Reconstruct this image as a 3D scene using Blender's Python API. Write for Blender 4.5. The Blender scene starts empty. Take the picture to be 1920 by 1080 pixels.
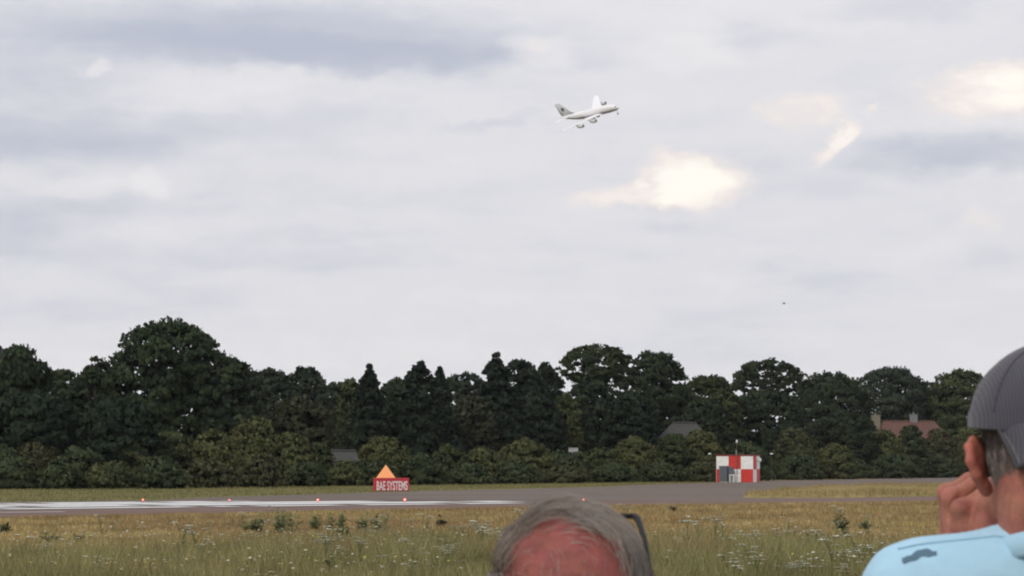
import bpy, bmesh, math, random
import numpy as np
from mathutils import Vector, Matrix
from mathutils.bvhtree import BVHTree

SC = bpy.context.scene
COL = SC.collection
rad = math.radians

# ------------------------------------------------------------------ camera
FPX = 5000.0                      # focal length in pixels of a 1920 wide frame
CAM_Z = 1.70
PITCH = math.atan(334.0 / FPX)
cd = bpy.data.cameras.new('camera')
cam = bpy.data.objects.new('camera', cd)
COL.objects.link(cam)
cd.sensor_width = 36.0
cd.lens = 36.0 * FPX / 1920.0
cd.clip_start = 0.05
cd.clip_end = 60000.0
cd.dof.use_dof = True
cd.dof.focus_distance = 160.0
cd.dof.aperture_fstop = 31.0
cam.location = (0, 0, CAM_Z)
cam.rotation_euler = (math.pi / 2 + PITCH, 0, 0)
SC.camera = cam

SC.render.engine = 'CYCLES'
SC.cycles.use_denoising = True
SC.cycles.max_bounces = 4
SC.cycles.diffuse_bounces = 2
SC.cycles.glossy_bounces = 2
SC.cycles.transmission_bounces = 2
SC.cycles.filter_width = 2.1
SC.render.resolution_x, SC.render.resolution_y = 1024, 576
vs = SC.view_settings
vs.view_transform = 'Standard'
vs.look = 'None'
vs.exposure = 0.0
vs.gamma = 1.0
vs.use_curve_mapping = False

# ------------------------------------------------------------------ sun + sky
SUN_EL, SUN_AZ = rad(44), rad(214)          # azimuth clockwise from +Y: behind the camera, to the left
sd = bpy.data.lights.new('sun', 'SUN')
sd.energy = 1.5
sd.angle = rad(11)
sd.color = (1.0, 0.95, 0.88)
sun = bpy.data.objects.new('sun', sd)
COL.objects.link(sun)
tosun = Vector((math.sin(SUN_AZ) * math.cos(SUN_EL), math.cos(SUN_AZ) * math.cos(SUN_EL), math.sin(SUN_EL)))
sun.rotation_euler = (-tosun).to_track_quat('-Z', 'Y').to_euler()
sun.location = (-30, -40, 60)

FW = np.array([0, math.cos(PITCH), math.sin(PITCH)])
UP = np.array([0, -math.sin(PITCH), math.cos(PITCH)])
RT = np.array([1.0, 0, 0])
CP = np.array([0, 0, CAM_Z])


def ray(px, py):
    return FW + RT * (px - 960) / FPX + UP * (540 - py) / FPX


def ground_at(px, py, z=0.0):
    d = ray(px, py)
    return CP + d * ((z - CAM_Z) / d[2])


def at(px, py, Y):
    d = ray(px, py)
    return CP + d * (Y / d[1])


class Nodes:
    def __init__(self, tree):
        self.t = tree
        tree.nodes.clear()

    def new(self, kind, **kw):
        n = self.t.nodes.new(kind)
        for k, v in kw.items():
            setattr(n, k, v)
        return n

    def link(self, a, b):
        self.t.links.new(a, b)

    def put(self, sock, v):
        if hasattr(v, 'is_linked') or isinstance(v, bpy.types.NodeSocket):
            self.t.links.new(v, sock)
        else:
            sock.default_value = v

    def math(self, op, a, b=None, c=None, clamp=False):
        n = self.new('ShaderNodeMath', operation=op, use_clamp=clamp)
        self.put(n.inputs[0], a)
        if b is not None:
            self.put(n.inputs[1], b)
        if c is not None:
            self.put(n.inputs[2], c)
        return n.outputs[0]

    def noise(self, vec, scale, detail=4, rough=0.55):
        n = self.new('ShaderNodeTexNoise')
        if vec is not None:
            self.link(vec, n.inputs['Vector'])
        n.inputs['Scale'].default_value = scale
        n.inputs['Detail'].default_value = detail
        n.inputs['Roughness'].default_value = rough
        return n

    def smooth(self, v, a, b, lo=0.0, hi=1.0):
        n = self.new('ShaderNodeMapRange', interpolation_type='SMOOTHSTEP')
        self.put(n.inputs[0], v)
        n.inputs[1].default_value = a
        n.inputs[2].default_value = b
        n.inputs[3].default_value = lo
        n.inputs[4].default_value = hi
        return n.outputs[0]

    def mix(self, f, a, b, blend='MIX'):
        n = self.new('ShaderNodeMix', data_type='RGBA', blend_type=blend)
        self.put(n.inputs[0], f)
        self.put(n.inputs[6], a)
        self.put(n.inputs[7], b)
        return n.outputs[2]

    def scale(self, vec, s):
        n = self.new('ShaderNodeVectorMath', operation='MULTIPLY')
        self.link(vec, n.inputs[0])
        n.inputs[1].default_value = s
        return n.outputs[0]


def c3(r, g, b):
    return (r, g, b, 1.0)


def lin(r, g, b):
    f = lambda v: (v / 255 / 12.92) if v / 255 < 0.04045 else ((v / 255 + 0.055) / 1.055) ** 2.4
    return (f(r), f(g), f(b), 1.0)


world = bpy.data.worlds.new('World')
SC.world = world
world.use_nodes = True
N = Nodes(world.node_tree)
tc = N.new('ShaderNodeTexCoord')
sep = N.new('ShaderNodeSeparateXYZ')
N.link(tc.outputs['Generated'], sep.inputs[0])
az = N.math('ARCTAN2', sep.outputs[0], sep.outputs[1])
el = N.math('ARCSINE', sep.outputs[2])
# wandering edges of the clouds
w1 = N.noise(N.scale(tc.outputs['Generated'], (1, 1, 1.5)), 30, 9, 0.68)
ws = N.new('ShaderNodeSeparateColor')
N.link(w1.outputs['Color'], ws.inputs[0])
azw = N.math('ADD', az, N.math('MULTIPLY', N.math('SUBTRACT', ws.outputs[0], 0.5), 0.036))
elw = N.math('ADD', el, N.math('MULTIPLY', N.math('SUBTRACT', ws.outputs[1], 0.5), 0.021))
# general cloud cover: flat layers of lighter and bluer grey
n1 = N.noise(N.scale(tc.outputs['Generated'], (7, 7, 42)), 1.0, 5, 0.5)
n2 = N.noise(N.scale(tc.outputs['Generated'], (22, 22, 110)), 1.0, 6, 0.55)
base = N.math('ADD', N.math('MULTIPLY', N.math('SUBTRACT', n1.outputs[0], 0.5), 0.85),
              N.math('MULTIPLY', N.math('SUBTRACT', n2.outputs[0], 0.5), 0.75))
n3 = N.noise(N.scale(tc.outputs['Generated'], (46, 46, 120)), 1.0, 9, 0.66)
base = N.math('ADD', base, N.math('MULTIPLY', N.math('SUBTRACT', n3.outputs[0], 0.5), 0.55))
base = N.math('ADD', base, 0.84)
warm = None
# (px, py, half width, half height, tilt, amount, kind, softness)
clouds = [
    (120, 280, 760, 420, 0.0, -0.26, 'g', 0.0),
    (540, 66, 640, 76, 0.045, -0.60, 'g', 0.30), (330, 88, 250, 40, 0.10, -0.22, 'g', 0.3),
    (700, 104, 300, 36, 0.02, -0.34, 'g', 0.55),
    (60, 130, 190, 60, 0.0, -0.30, 'g', 0.1), (130, 265, 330, 60, -0.02, -0.42, 'g', 0.1),
    (60, 420, 230, 60, -0.1, -0.34, 'g', 0.1), (480, 235, 300, 34, -0.12, -0.20, 'g', 0.1),
    (1690, 15, 190, 38, 0.0, -0.36, 'g', 0.2), (1420, 62, 140, 40, 0.1, -0.30, 'g', 0.15),
    (1800, 285, 250, 46, 0.0, -0.62, 'g', 0.25), (1270, 424, 110, 20, 0.0, -0.25, 'g', 0.2),
    (1560, 528, 170, 26, 0.0, -0.2, 'g', 0.1), (1860, 500, 130, 50, 0.0, -0.22, 'g', 0.1),
    (930, 228, 130, 16, -0.02, -0.32, 'g', 0.2), (700, 480, 380, 26, -0.06, -0.22, 'g', 0.1),
    (420, 168, 240, 42, -0.10, 0.36, 'g', 0.2), (330, 430, 300, 44, -0.05, 0.26, 'g', 0.2),
    (1010, 98, 80, 38, 0.1, 0.42, 'g', 0.55), (1270, 92, 110, 40, 0.0, 0.25, 'g', 0.5),
    (190, 354, 150, 24, 0.0, 0.36, 'g', 0.3), (286, 346, 32, 32, 0.0, 0.45, 'g', 0.4),
    (182, 132, 30, 20, -0.4, 0.4, 'g', 0.5),
    (1300, 335, 118, 60, 0.08, 1.0, 'w', 0.32), (1190, 368, 130, 24, -0.20, 0.52, 'w', 0.3),
    (1500, 205, 105, 48, 0.0, 0.46, 'w', 0.4), (1568, 264, 48, 26, -0.80, 0.62, 'w', 0.35),
    (1646, 197, 14, 16, -0.6, 0.35, 'w', 0.4), (1890, 165, 190, 64, -0.05, 0.8, 'w', 0.2),
    (1850, 408, 60, 26, -0.2, 0.28, 'w', 0.3), (1015, 88, 34, 26, 0.0, 0.22, 'w', 0.4),
]
for (px, py, rx, ry, tilt, amt, kind, soft) in clouds:
    d = ray(px, py)
    d = d / np.linalg.norm(d)
    a0, e0 = math.atan2(d[0], d[1]), math.asin(d[2])
    da = N.math('SUBTRACT', azw, a0)
    de = N.math('ADD', N.math('SUBTRACT', elw, e0), N.math('MULTIPLY', da, tilt))
    xx = N.math('MULTIPLY', da, FPX / rx)
    yy = N.math('MULTIPLY', de, FPX / ry)
    r2 = N.math('SQRT', N.math('ADD', N.math('MULTIPLY', xx, xx), N.math('MULTIPLY', yy, yy)))
    m = N.smooth(r2, 1.25, soft, 0.0, amt)
    if kind == 'g':
        base = N.math('ADD', base, m)
    else:
        warm = m if warm is None else N.math('ADD', warm, m)
warm = N.math('MULTIPLY', warm, N.smooth(n3.outputs[0], 0.3, 0.62, 0.65, 1.15))
basec = N.math('ADD', N.math('MULTIPLY', N.math('TANH', N.math('MULTIPLY', N.math('SUBTRACT', base, 0.42), 1.55)), 0.56), 0.47, clamp=True)
warmc = N.math('ADD', warm, 0.0, clamp=True)
cl = N.mix(basec, lin(188, 194, 211), lin(243, 241, 243))
cl = N.mix(N.smooth(warmc, 0.0, 0.55), cl, c3(0.97, 0.89, 0.855))
cl = N.mix(N.smooth(warmc, 0.35, 1.0), cl, c3(1.16, 1.11, 1.0))
cl = N.mix(1.0, cl, c3(10, 10, 10), 'MULTIPLY')
sky = N.new('ShaderNodeTexSky', sky_type='NISHITA')
sky.sun_disc = False
sky.sun_elevation = SUN_EL
sky.sun_rotation = SUN_AZ
sky.air_density = 1.0
sky.dust_density = 2.0
full = N.mix(0.97, sky.outputs[0], cl)
bg = N.new('ShaderNodeBackground')
N.link(full, bg.inputs[0])
bg.inputs[1].default_value = 0.1
wo = N.new('ShaderNodeOutputWorld')
N.link(bg.outputs[0], wo.inputs[0])


# ------------------------------------------------------------------ helpers
def tag(o, label=None, cat=None, group=None, kind=None):
    if label:
        o['label'] = label
    if cat:
        o['category'] = cat
    if group:
        o['group'] = group
    if kind:
        o['kind'] = kind
    return o


def empty(name, loc=(0, 0, 0), rz=0.0):
    o = bpy.data.objects.new(name, None)
    COL.objects.link(o)
    o.location = loc
    o.rotation_euler = (0, 0, rz)
    o.empty_display_size = 0.2
    return o


def link(name, me, mat=None, parent=None, loc=None):
    o = bpy.data.objects.new(name, me)
    COL.objects.link(o)
    if mat is not None and not me.materials:
        me.materials.append(mat)
    if parent is not None:
        o.parent = parent
    if loc is not None:
        o.location = loc
    return o


def np_mesh(name, V, F, cols=None, smooth=False, normals=None):
    V = np.asarray(V, dtype=np.float32)
    F = np.asarray(F, dtype=np.int32)
    me = bpy.data.meshes.new(name)
    m, k = F.shape
    me.vertices.add(len(V))
    me.vertices.foreach_set('co', V.ravel())
    me.loops.add(m * k)
    me.loops.foreach_set('vertex_index', F.ravel())
    me.polygons.add(m)
    me.polygons.foreach_set('loop_start', np.arange(0, m * k, k, dtype=np.int32))
    if smooth:
        me.polygons.foreach_set('use_smooth', np.ones(m, dtype=bool))
    me.update(calc_edges=True)
    if normals is not None:
        me.attributes.new('custom_normal', 'FLOAT_VECTOR', 'POINT').data.foreach_set('vector', np.asarray(normals, dtype=np.float32).ravel())
    if cols is not None:
        c = np.ones((len(V), 4), dtype=np.float32)
        c[:, :3] = cols
        me.attributes.new('Col', 'FLOAT_COLOR', 'POINT').data.foreach_set('color', c.ravel())
    return me


class MB:
    """collects simple solids into one mesh"""

    def __init__(self):
        self.v, self.f = [], []

    def add(self, vs_, fs):
        o = len(self.v)
        self.v += [tuple(p) for p in vs_]
        self.f += [tuple(i + o for i in f) for f in fs]
        return self

    def box(self, lo, hi, M=None):
        x0, y0, z0 = lo
        x1, y1, z1 = hi
        p = [Vector(q) for q in ((x0, y0, z0), (x1, y0, z0), (x1, y1, z0), (x0, y1, z0), (x0, y0, z1), (x1, y0, z1), (x1, y1, z1), (x0, y1, z1))]
        if M is not None:
            p = [M @ q for q in p]
        return self.add(p, [(3, 2, 1, 0), (4, 5, 6, 7), (0, 1, 5, 4), (1, 2, 6, 5), (2, 3, 7, 6), (3, 0, 4, 7)])

    def tube(self, pts, radii, seg=8, caps=True):
        pts = [Vector(p) for p in pts]
        rings = []
        ref = None
        for i, p in enumerate(pts):
            t = (pts[min(i + 1, len(pts) - 1)] - pts[max(i - 1, 0)]).normalized()
            if ref is None:
                ref = Vector((1, 0, 0)) if abs(t.x) < 0.8 else Vector((0, 1, 0))
            a = (ref - t * ref.dot(t)).normalized()
            b = t.cross(a)
            ref = a
            rings.append([p + (a * math.cos(2 * math.pi * k / seg) + b * math.sin(2 * math.pi * k / seg)) * radii[i] for k in range(seg)])
        V = [q for r_ in rings for q in r_]
        F = []
        for i in range(len(rings) - 1):
            for k in range(seg):
                k2 = (k + 1) % seg
                F.append((i * seg + k, i * seg + k2, (i + 1) * seg + k2, (i + 1) * seg + k))
        if caps:
            F.append(tuple(range(seg - 1, -1, -1)))
            F.append(tuple((len(rings) - 1) * seg + k for k in range(seg)))
        return self.add(V, F)

    def lathe(self, prof, axis='z', seg=16, off=(0, 0, 0)):
        V, F = [], []
        for (r_, h) in prof:
            for k in range(seg):
                a = 2 * math.pi * k / seg
                if axis == 'z':
                    q = (r_ * math.cos(a), r_ * math.sin(a), h)
                elif axis == 'x':
                    q = (h, r_ * math.cos(a), r_ * math.sin(a))
                else:
                    q = (r_ * math.sin(a), h, r_ * math.cos(a))
                V.append((q[0] + off[0], q[1] + off[1], q[2] + off[2]))
        for i in range(len(prof) - 1):
            for k in range(seg):
                k2 = (k + 1) % seg
                F.append((i * seg + k, i * seg + k2, (i + 1) * seg + k2, (i + 1) * seg + k))
        F.append(tuple(range(seg - 1, -1, -1)))
        F.append(tuple((len(prof) - 1) * seg + k for k in range(seg)))
        return self.add(V, F)

    def mesh(self, name, smooth=False, bevel=0.0):
        me = bpy.data.meshes.new(name)
        me.from_pydata(self.v, [], self.f)
        if bevel > 0:
            bm = bmesh.new()
            bm.from_mesh(me)
            bmesh.ops.bevel(bm, geom=bm.edges[:], offset=bevel, segments=2, affect='EDGES', profile=0.6)
            bm.to_mesh(me)
            bm.free()
        if smooth:
            for p in me.polygons:
                p.use_smooth = True
        me.update()
        return me

    def build(self, name, mat, parent=None, smooth=False, bevel=0.0, loc=None):
        return link(name, self.mesh(name, smooth, bevel), mat, parent, loc)


def mat_plain(name, col, rough=0.6, metal=0.0, var=0.10, scale=6.0, bump=0.0, spec=0.4, emit=None, estr=0.0, bscale=None):
    m = bpy.data.materials.new(name)
    m.use_nodes = True
    n = Nodes(m.node_tree)
    t = n.new('ShaderNodeTexCoord')
    no = n.noise(t.outputs['Object'], scale, 5, 0.6)
    f = n.smooth(no.outputs[0], 0.3, 0.7)
    dark = tuple(v * (1 - var) for v in col[:3]) + (1.0,)
    lite = tuple(min(1.0, v * (1 + var)) for v in col[:3]) + (1.0,)
    b = n.new('ShaderNodeBsdfPrincipled')
    n.link(n.mix(f, dark, lite), b.inputs['Base Color'])
    b.inputs['Roughness'].default_value = rough
    b.inputs['Metallic'].default_value = metal
    b.inputs['Specular IOR Level'].default_value = spec
    if bump > 0:
        nb = n.noise(t.outputs['Object'], bscale or scale * 4, 4, 0.6)
        bp = n.new('ShaderNodeBump')
        bp.inputs['Strength'].default_value = bump
        bp.inputs['Distance'].default_value = 0.01
        n.link(nb.outputs[0], bp.inputs['Height'])
        n.link(bp.outputs[0], b.inputs['Normal'])
    if emit is not None:
        b.inputs['Emission Color'].default_value = emit
        b.inputs['Emission Strength'].default_value = estr
    o = n.new('ShaderNodeOutputMaterial')
    n.link(b.outputs[0], o.inputs[0])
    return m


def mat_attr(name, rough=0.6, spec=0.25, trans=0.0, sss=0.0, bump=0.0, bscale=300.0, var=0.0, vscale=60.0):
    """colour comes from the leaf / blade / skin colour attribute"""
    m = bpy.data.materials.new(name)
    m.use_nodes = True
    n = Nodes(m.node_tree)
    a = n.new('ShaderNodeAttribute', attribute_name='Col')
    col = a.outputs['Color']
    t = n.new('ShaderNodeTexCoord')
    if var > 0:
        no = n.noise(t.outputs['Object'], vscale, 5, 0.6)
        g = n.smooth(no.outputs[0], 0.3, 0.7, 1 - var, 1 + var)
        cc = n.new('ShaderNodeCombineColor')
        for i in range(3):
            n.link(g, cc.inputs[i])
        col = n.mix(1.0, col, cc.outputs[0], 'MULTIPLY')
    b = n.new('ShaderNodeBsdfPrincipled')
    n.link(col, b.inputs['Base Color'])
    b.inputs['Roughness'].default_value = rough
    b.inputs['Specular IOR Level'].default_value = spec
    if sss > 0:
        b.inputs['Subsurface Weight'].default_value = sss
        b.inputs['Subsurface Radius'].default_value = (0.010, 0.004, 0.002)
        b.inputs['Subsurface Scale'].default_value = 1.0
    if bump > 0:
        nb = n.noise(t.outputs['Object'], bscale, 4, 0.6)
        bp = n.new('ShaderNodeBump')
        bp.inputs['Strength'].default_value = bump
        bp.inputs['Distance'].default_value = 0.002
        n.link(nb.outputs[0], bp.inputs['Height'])
        n.link(bp.outputs[0], b.inputs['Normal'])
    o = n.new('ShaderNodeOutputMaterial')
    if trans > 0:
        tr = n.new('ShaderNodeBsdfTranslucent')
        n.link(col, tr.inputs[0])
        mx = n.new('ShaderNodeMixShader')
        mx.inputs[0].default_value = trans
        n.link(b.outputs[0], mx.inputs[1])
        n.link(tr.outputs[0], mx.inputs[2])
        n.link(mx.outputs[0], o.inputs[0])
    else:
        n.link(b.outputs[0], o.inputs[0])
    return m


def unit(a):
    return a / np.maximum(np.linalg.norm(a, axis=-1, keepdims=True), 1e-9)


# ------------------------------------------------------------------ ground, runway
def mat_ground(name, cols, scale, stretch=(1, 1, 1), bump=0.3):
    m = bpy.data.materials.new(name)
    m.use_nodes = True
    n = Nodes(m.node_tree)
    t = n.new('ShaderNodeTexCoord')
    v = n.scale(t.outputs['Object'], stretch)
    a = n.noise(v, scale, 6, 0.6)
    b2 = n.noise(v, scale * 6.3, 5, 0.65)
    c = n.mix(n.smooth(a.outputs[0], 0.36, 0.64), cols[0], cols[1])
    c = n.mix(n.smooth(b2.outputs[0], 0.42, 0.72), c, cols[2])
    b = n.new('ShaderNodeBsdfPrincipled')
    n.link(c, b.inputs['Base Color'])
    b.inputs['Roughness'].default_value = 0.95
    b.inputs['Specular IOR Level'].default_value = 0.05
    nb = n.noise(t.outputs['Object'], 9.0, 5, 0.7)
    bp = n.new('ShaderNodeBump')
    bp.inputs['Strength'].default_value = bump
    bp.inputs['Distance'].default_value = 0.1
    n.link(nb.outputs[0], bp.inputs['Height'])
    n.link(bp.outputs[0], b.inputs['Normal'])
    o = n.new('ShaderNodeOutputMaterial')
    n.link(b.outputs[0], o.inputs[0])
    return m


M_ground = mat_ground('dry_meadow_soil', (c3(.15, .125, .05), c3(.24, .175, .075), c3(.12, .11, .045)), 0.10)
M_verge = mat_ground('mown_verge', (c3(.13, .125, .05), c3(.19, .165, .07), c3(.10, .105, .04)), 0.16)
M_island = mat_ground('straw_verge', (c3(.30, .235, .10), c3(.24, .19, .08), c3(.16, .14, .055)), 0.3)
M_runway = mat_ground('weathered_asphalt', (c3(.150, .123, .106), c3(.192, .162, .142), c3(.108, .088, .077)), 0.05, (0.4, 2.5, 1), 0.08)
M_shoulder = mat_ground('reddish_shoulder', (c3(.17, .115, .10), c3(.19, .14, .12), c3(.15, .105, .09)), 0.15, (1, 1, 1), 0.1)
M_paint = mat_plain('worn_white_paint', c3(.80, .80, .79), 0.6, var=0.10, scale=1.4)

gs = 2600
gm = MB()
gm.add([(-gs, -200, 0), (gs, -200, 0), (gs, 4200, 0), (-gs, 4200, 0)], [(0, 1, 2, 3)])
tag(gm.build('ground', M_ground), kind='structure')


def sheet(name, pts, z, mat):
    """flat sheet with the given outline, laid z above the ground"""
    bm = bmesh.new()
    vv = [bm.verts.new((p[0], p[1], z)) for p in pts]
    bm.faces.new(vv)
    bmesh.ops.triangulate(bm, faces=bm.faces[:])
    me = bpy.data.meshes.new(name)
    bm.normal_update()
    for f in bm.faces:
        if f.normal.z < 0:
            f.normal_flip()
    bm.to_mesh(me)
    bm.free()
    return link(name, me, mat)


def edge_near(px, py):          # grass 0.12 m tall hides the first metres: the edge lies nearer
    return ground_at(px, CAM_Z and 874 + (py - 874) * 1.0, 0.12)


near = [(-500, 974), (-200, 969), (0, 965), (300, 959.5), (640, 953), (985, 947), (1220, 942.5), (1400, 941), (1760, 936), (2100, 931), (2600, 924)]
far = [(2600, 884), (2100, 892.5), (1700, 897), (1450, 902), (1340, 905.5), (1220, 909), (1100, 914), (950, 917.5), (800, 921), (640, 926), (400, 933), (300, 938), (0, 942.5), (-200, 944.5), (-500, 948)]
runway_pts = [edge_near(*p) for p in near] + [ground_at(*p) for p in far]
runway = tag(sheet('runway', runway_pts, 0.02, M_runway), kind='structure')
# the red-brown shoulder along the near edge
sh_in = [(2600, 920.5), (2100, 927.5), (1760, 931.5), (1400, 937.5), (1220, 939.5), (985, 944.8), (640, 949.6), (300, 954.5), (0, 958.8), (-200, 962), (-500, 966)]
tag(sheet('runway_shoulder', [edge_near(*p) for p in near] + [ground_at(*p) for p in sh_in], 0.03, M_shoulder), kind='structure')

# painted bars: all parallel to the runway, each ends at the row of red lamps
dirp = ground_at(985, 945) - ground_at(0, 957)
dirp = dirp / np.linalg.norm(dirp)
perp = np.array([-dirp[1], dirp[0], 0])
o0 = ground_at(0, 957)
Y_END = 126.0
rb = random.Random(4)
for i in range(4):
    base_p = o0 + perp * (i * 4.1 + 0.05)
    t0 = -16.0
    t1 = (Y_END - base_p[1]) / dirp[1] + rb.uniform(-0.4, 0.4)
    if i == 0:
        t1 = (ground_at(1010, 944.5)[1] - base_p[1]) / dirp[1]
    wv = 2.7 if i else 1.7
    nseg = 40
    V, F = [], []
    for k in range(nseg + 1):
        t = t0 + (t1 - t0) * k / nseg
        a = base_p + dirp * t + perp * rb.uniform(-.05, .05)
        b = base_p + dirp * t + perp * (wv + rb.uniform(-.05, .05))
        V += [(a[0], a[1], 0.04), (b[0], b[1], 0.04)]
        if k and rb.random() > 0.05:
            q = 2 * k
            F.append((q - 2, q, q + 1, q - 1))
    MB().add(V, F).build('painted_stripe', M_paint, runway)
# short edge line at the far left
p0, p1 = ground_at(-160, 964.5), ground_at(125, 961.5)
dd = unit(p1 - p0)
pp = np.array([-dd[1], dd[0], 0]) * 0.45
MB().add([(q[0], q[1], 0.04) for q in (p0, p1, p1 + pp, p0 + pp)], [(0, 1, 2, 3)]).build('edge_line', M_paint, runway)

# grass between runway and hedge
hedge_base = [(-500, 924), (-60, 919), (0, 918), (300, 917), (640, 912), (1000, 907.5), (1200, 904.5), (1340, 904), (1500, 900), (1700, 897), (1950, 893), (2400, 886)]
verge_pts = [ground_at(px, py) for px, py in far[4:]][::-1] + [ground_at(px, py - 2.5) for px, py in hedge_base[:8]][::-1]
tag(sheet('grass_verge', [(p[0], p[1]) for p in verge_pts], 0.012, M_verge), kind='structure')


def hedge_y(px):
    xs = [p[0] for p in hedge_base]
    ys = [p[1] for p in hedge_base]
    return ground_at(px, float(np.interp(px, xs, ys)))[1]


# grass island lying on the runway at the right: a low mound of straw-coloured grass
isl_px = [(1392, 934), (1480, 934.5), (1600, 934), (1770, 931), (2000, 926), (2000, 911), (1770, 915), (1640, 915.5), (1560, 917), (1500, 921), (1440, 928), (1405, 931)]
isl = [ground_at(*p) for p in isl_px]
ic = np.mean(isl, axis=0)
bm = bmesh.new()
rings = []
for s, z in ((1.0, 0.021), (0.985, 0.14), (0.90, 0.24), (0.6, 0.34), (0.25, 0.40)):
    rings.append([bm.verts.new((ic[0] + (p[0] - ic[0]) * s, ic[1] + (p[1] - ic[1]) * s, z)) for p in isl])
for a, b in zip(rings[:-1], rings[1:]):
    for k in range(len(isl)):
        k2 = (k + 1) % len(isl)
        bm.faces.new((a[k], a[k2], b[k2], b[k]))
bm.faces.new(rings[-1])
bmesh.ops.recalc_face_normals(bm, faces=bm.faces[:])
me = bpy.data.meshes.new('grass_island')
bm.to_mesh(me)
bm.free()
tag(link('grass_island', me, M_island), kind='structure')

# ------------------------------------------------------------------ meadow grass
M_blade = mat_attr('grass_blade', 0.7, 0.15, 0.25)


def fbm(x, y, seed):
    r_ = np.random.default_rng(seed)
    s = np.zeros_like(x)
    amp = 1.0
    for o in range(5):
        for k in range(3):
            a = r_.uniform(0, 2 * np.pi)
            fq = 0.055 * 2.0 ** o * r_.uniform(.7, 1.3)
            s += amp * np.sin((x * np.cos(a) + y * np.sin(a)) * fq * 2 * np.pi * np.where(True, 1, 1) + r_.uniform(0, 6.28))
        amp *= 0.62
    return s / 3.2


near_w = np.array([edge_near(*p)[:2] for p in near])


def near_edge_y(x):
    o = np.argsort(near_w[:, 0])
    return np.interp(x, near_w[o, 0], near_w[o, 1])


def blades(P, h, w, lean, cols, rng):
    n = len(P)
    a = rng.uniform(0, 2 * np.pi, n)
    wx = np.stack([np.cos(a), np.sin(a) * 0.5, np.zeros(n)], 1) * w[:, None] * 0.5
    b = rng.uniform(0, 2 * np.pi, n)
    tip = P + np.stack([np.cos(b) * lean * h, np.sin(b) * lean * h, h], 1)
    V = np.stack([P - wx, P + wx, tip], 1).reshape(-1, 3)
    F = np.arange(3 * n).reshape(-1, 3)
    return V, F, np.repeat(cols, 3, axis=0)


rng = np.random.default_rng(7)
n = 420000
d = 33.0 * (128.0 / 33.0) ** rng.uniform(0, 1, n) ** 1.12
x = rng.uniform(-1, 1, n) * (d * 0.205 + 2.5)
keep = d < near_edge_y(x) - 0.15
d, x = d[keep], x[keep]
n = len(d)
f1 = fbm(x * 1.0, d * 0.35, 11)
f2 = fbm(x * 3.0, d * 1.0, 12)
f3 = fbm(x * 5.0, d * 1.6, 14)
dist_edge = near_edge_y(x) - d
greenb = 1 / (1 + np.exp((d - 54 - 8 * f1) / 4.5))            # green sward near, straw beyond
straw2 = np.clip((f2 - 0.30) * 1.5, 0, 1) * 0.65
g = np.clip(greenb * (1 - straw2), 0, 1)
olive = np.array([.240, .215, .095])
green = np.array([.165, .180, .072])
straw = np.array([.37, .28, .125])
rust = np.array([.275, .185, .095])
cols = olive[None] * (1 - np.clip(f2 * .5 + .4, 0, 1))[:, None] + green[None] * np.clip(f2 * .5 + .4, 0, 1)[:, None]
sc_ = np.clip(f1 * 0.6 + 0.45, 0, 1)[:, None]
st = straw[None] * (1 - sc_) + rust[None] * sc_
cols = cols * g[:, None] + st * (1 - g[:, None])
cols *= (rng.uniform(0.6, 1.4, n) * (1 + .30 * np.clip(f3, -1, 1)))[:, None]
pale = rng.uniform(0, 1, n) < 0.10
cols[pale] = np.array([.36, .31, .15]) * rng.uniform(.7, 1.2, pale.sum())[:, None]
h = (0.13 + 0.26 * greenb) * rng.uniform(0.5, 1.3, n) * (1 + 0.30 * np.clip(f2, -1, 1) + .35 * np.clip(f3, -1, 1))
h = np.minimum(h, 0.08 + 0.022 * np.clip(dist_edge, 0, 30))
w = (0.014 + 0.00028 * d) * rng.uniform(0.7, 1.4, n)
V, F, C = blades(np.stack([x, d, np.zeros(n)], 1), h, w, 0.45, cols, rng)
tag(link('meadow_grass', np_mesh('meadow_grass', V, F, C), M_blade), 'mixed olive and straw-coloured long grass in front of the runway', 'grass', kind='stuff')

# straw tufts on the island and short blades along the verge by the hedge
rng = np.random.default_rng(8)
P = []
ipoly = np.array([p[:2] for p in isl])


def inside(poly, q):
    r_ = np.zeros(len(q), dtype=bool)
    j = len(poly) - 1
    for i in range(len(poly)):
        xi, yi = poly[i]
        xj, yj = poly[j]
        c = ((yi > q[:, 1]) != (yj > q[:, 1])) & (q[:, 0] < (xj - xi) * (q[:, 1] - yi) / (yj - yi + 1e-12) + xi)
        r_ ^= c
        j = i
    return r_


q = np.stack([rng.uniform(ipoly[:, 0].min(), ipoly[:, 0].max(), 90000), rng.uniform(ipoly[:, 1].min(), ipoly[:, 1].max(), 90000)], 1)
q = q[inside(ipoly, q)]
n = len(q)
ff = fbm(q[:, 0] * 2, q[:, 1] * 0.7, 21)
cols = np.array([.38, .275, .125])[None] * (1 - np.clip(ff * .5 + .4, 0, 1))[:, None] + np.array([.235, .195, .085])[None] * np.clip(ff * .5 + .4, 0, 1)[:, None]
cols = cols * rng.uniform(.7, 1.3, n)[:, None]
V, F, C = blades(np.stack([q[:, 0], q[:, 1], np.full(n, 0.1)], 1), rng.uniform(.10, .42, n) * (1 + .4 * ff), rng.uniform(.04, .07, n), 0.4, cols, rng)
tag(link('island_grass', np_mesh('island_grass', V, F, C), M_blade), 'straw-coloured tufts of grass on the island in the runway', 'grass', kind='stuff')
vp = np.array([[p[0], p[1]] for p in verge_pts])
q = np.stack([rng.uniform(vp[:, 0].min(), vp[:, 0].max(), 60000), rng.uniform(vp[:, 1].min(), vp[:, 1].max(), 60000)], 1)
q = q[inside(vp, q)]
n = len(q)
ff = fbm(q[:, 0] * 1.5, q[:, 1] * 0.5, 22)
k_ = np.clip(ff * .6 + .5, 0, 1)[:, None]
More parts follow.
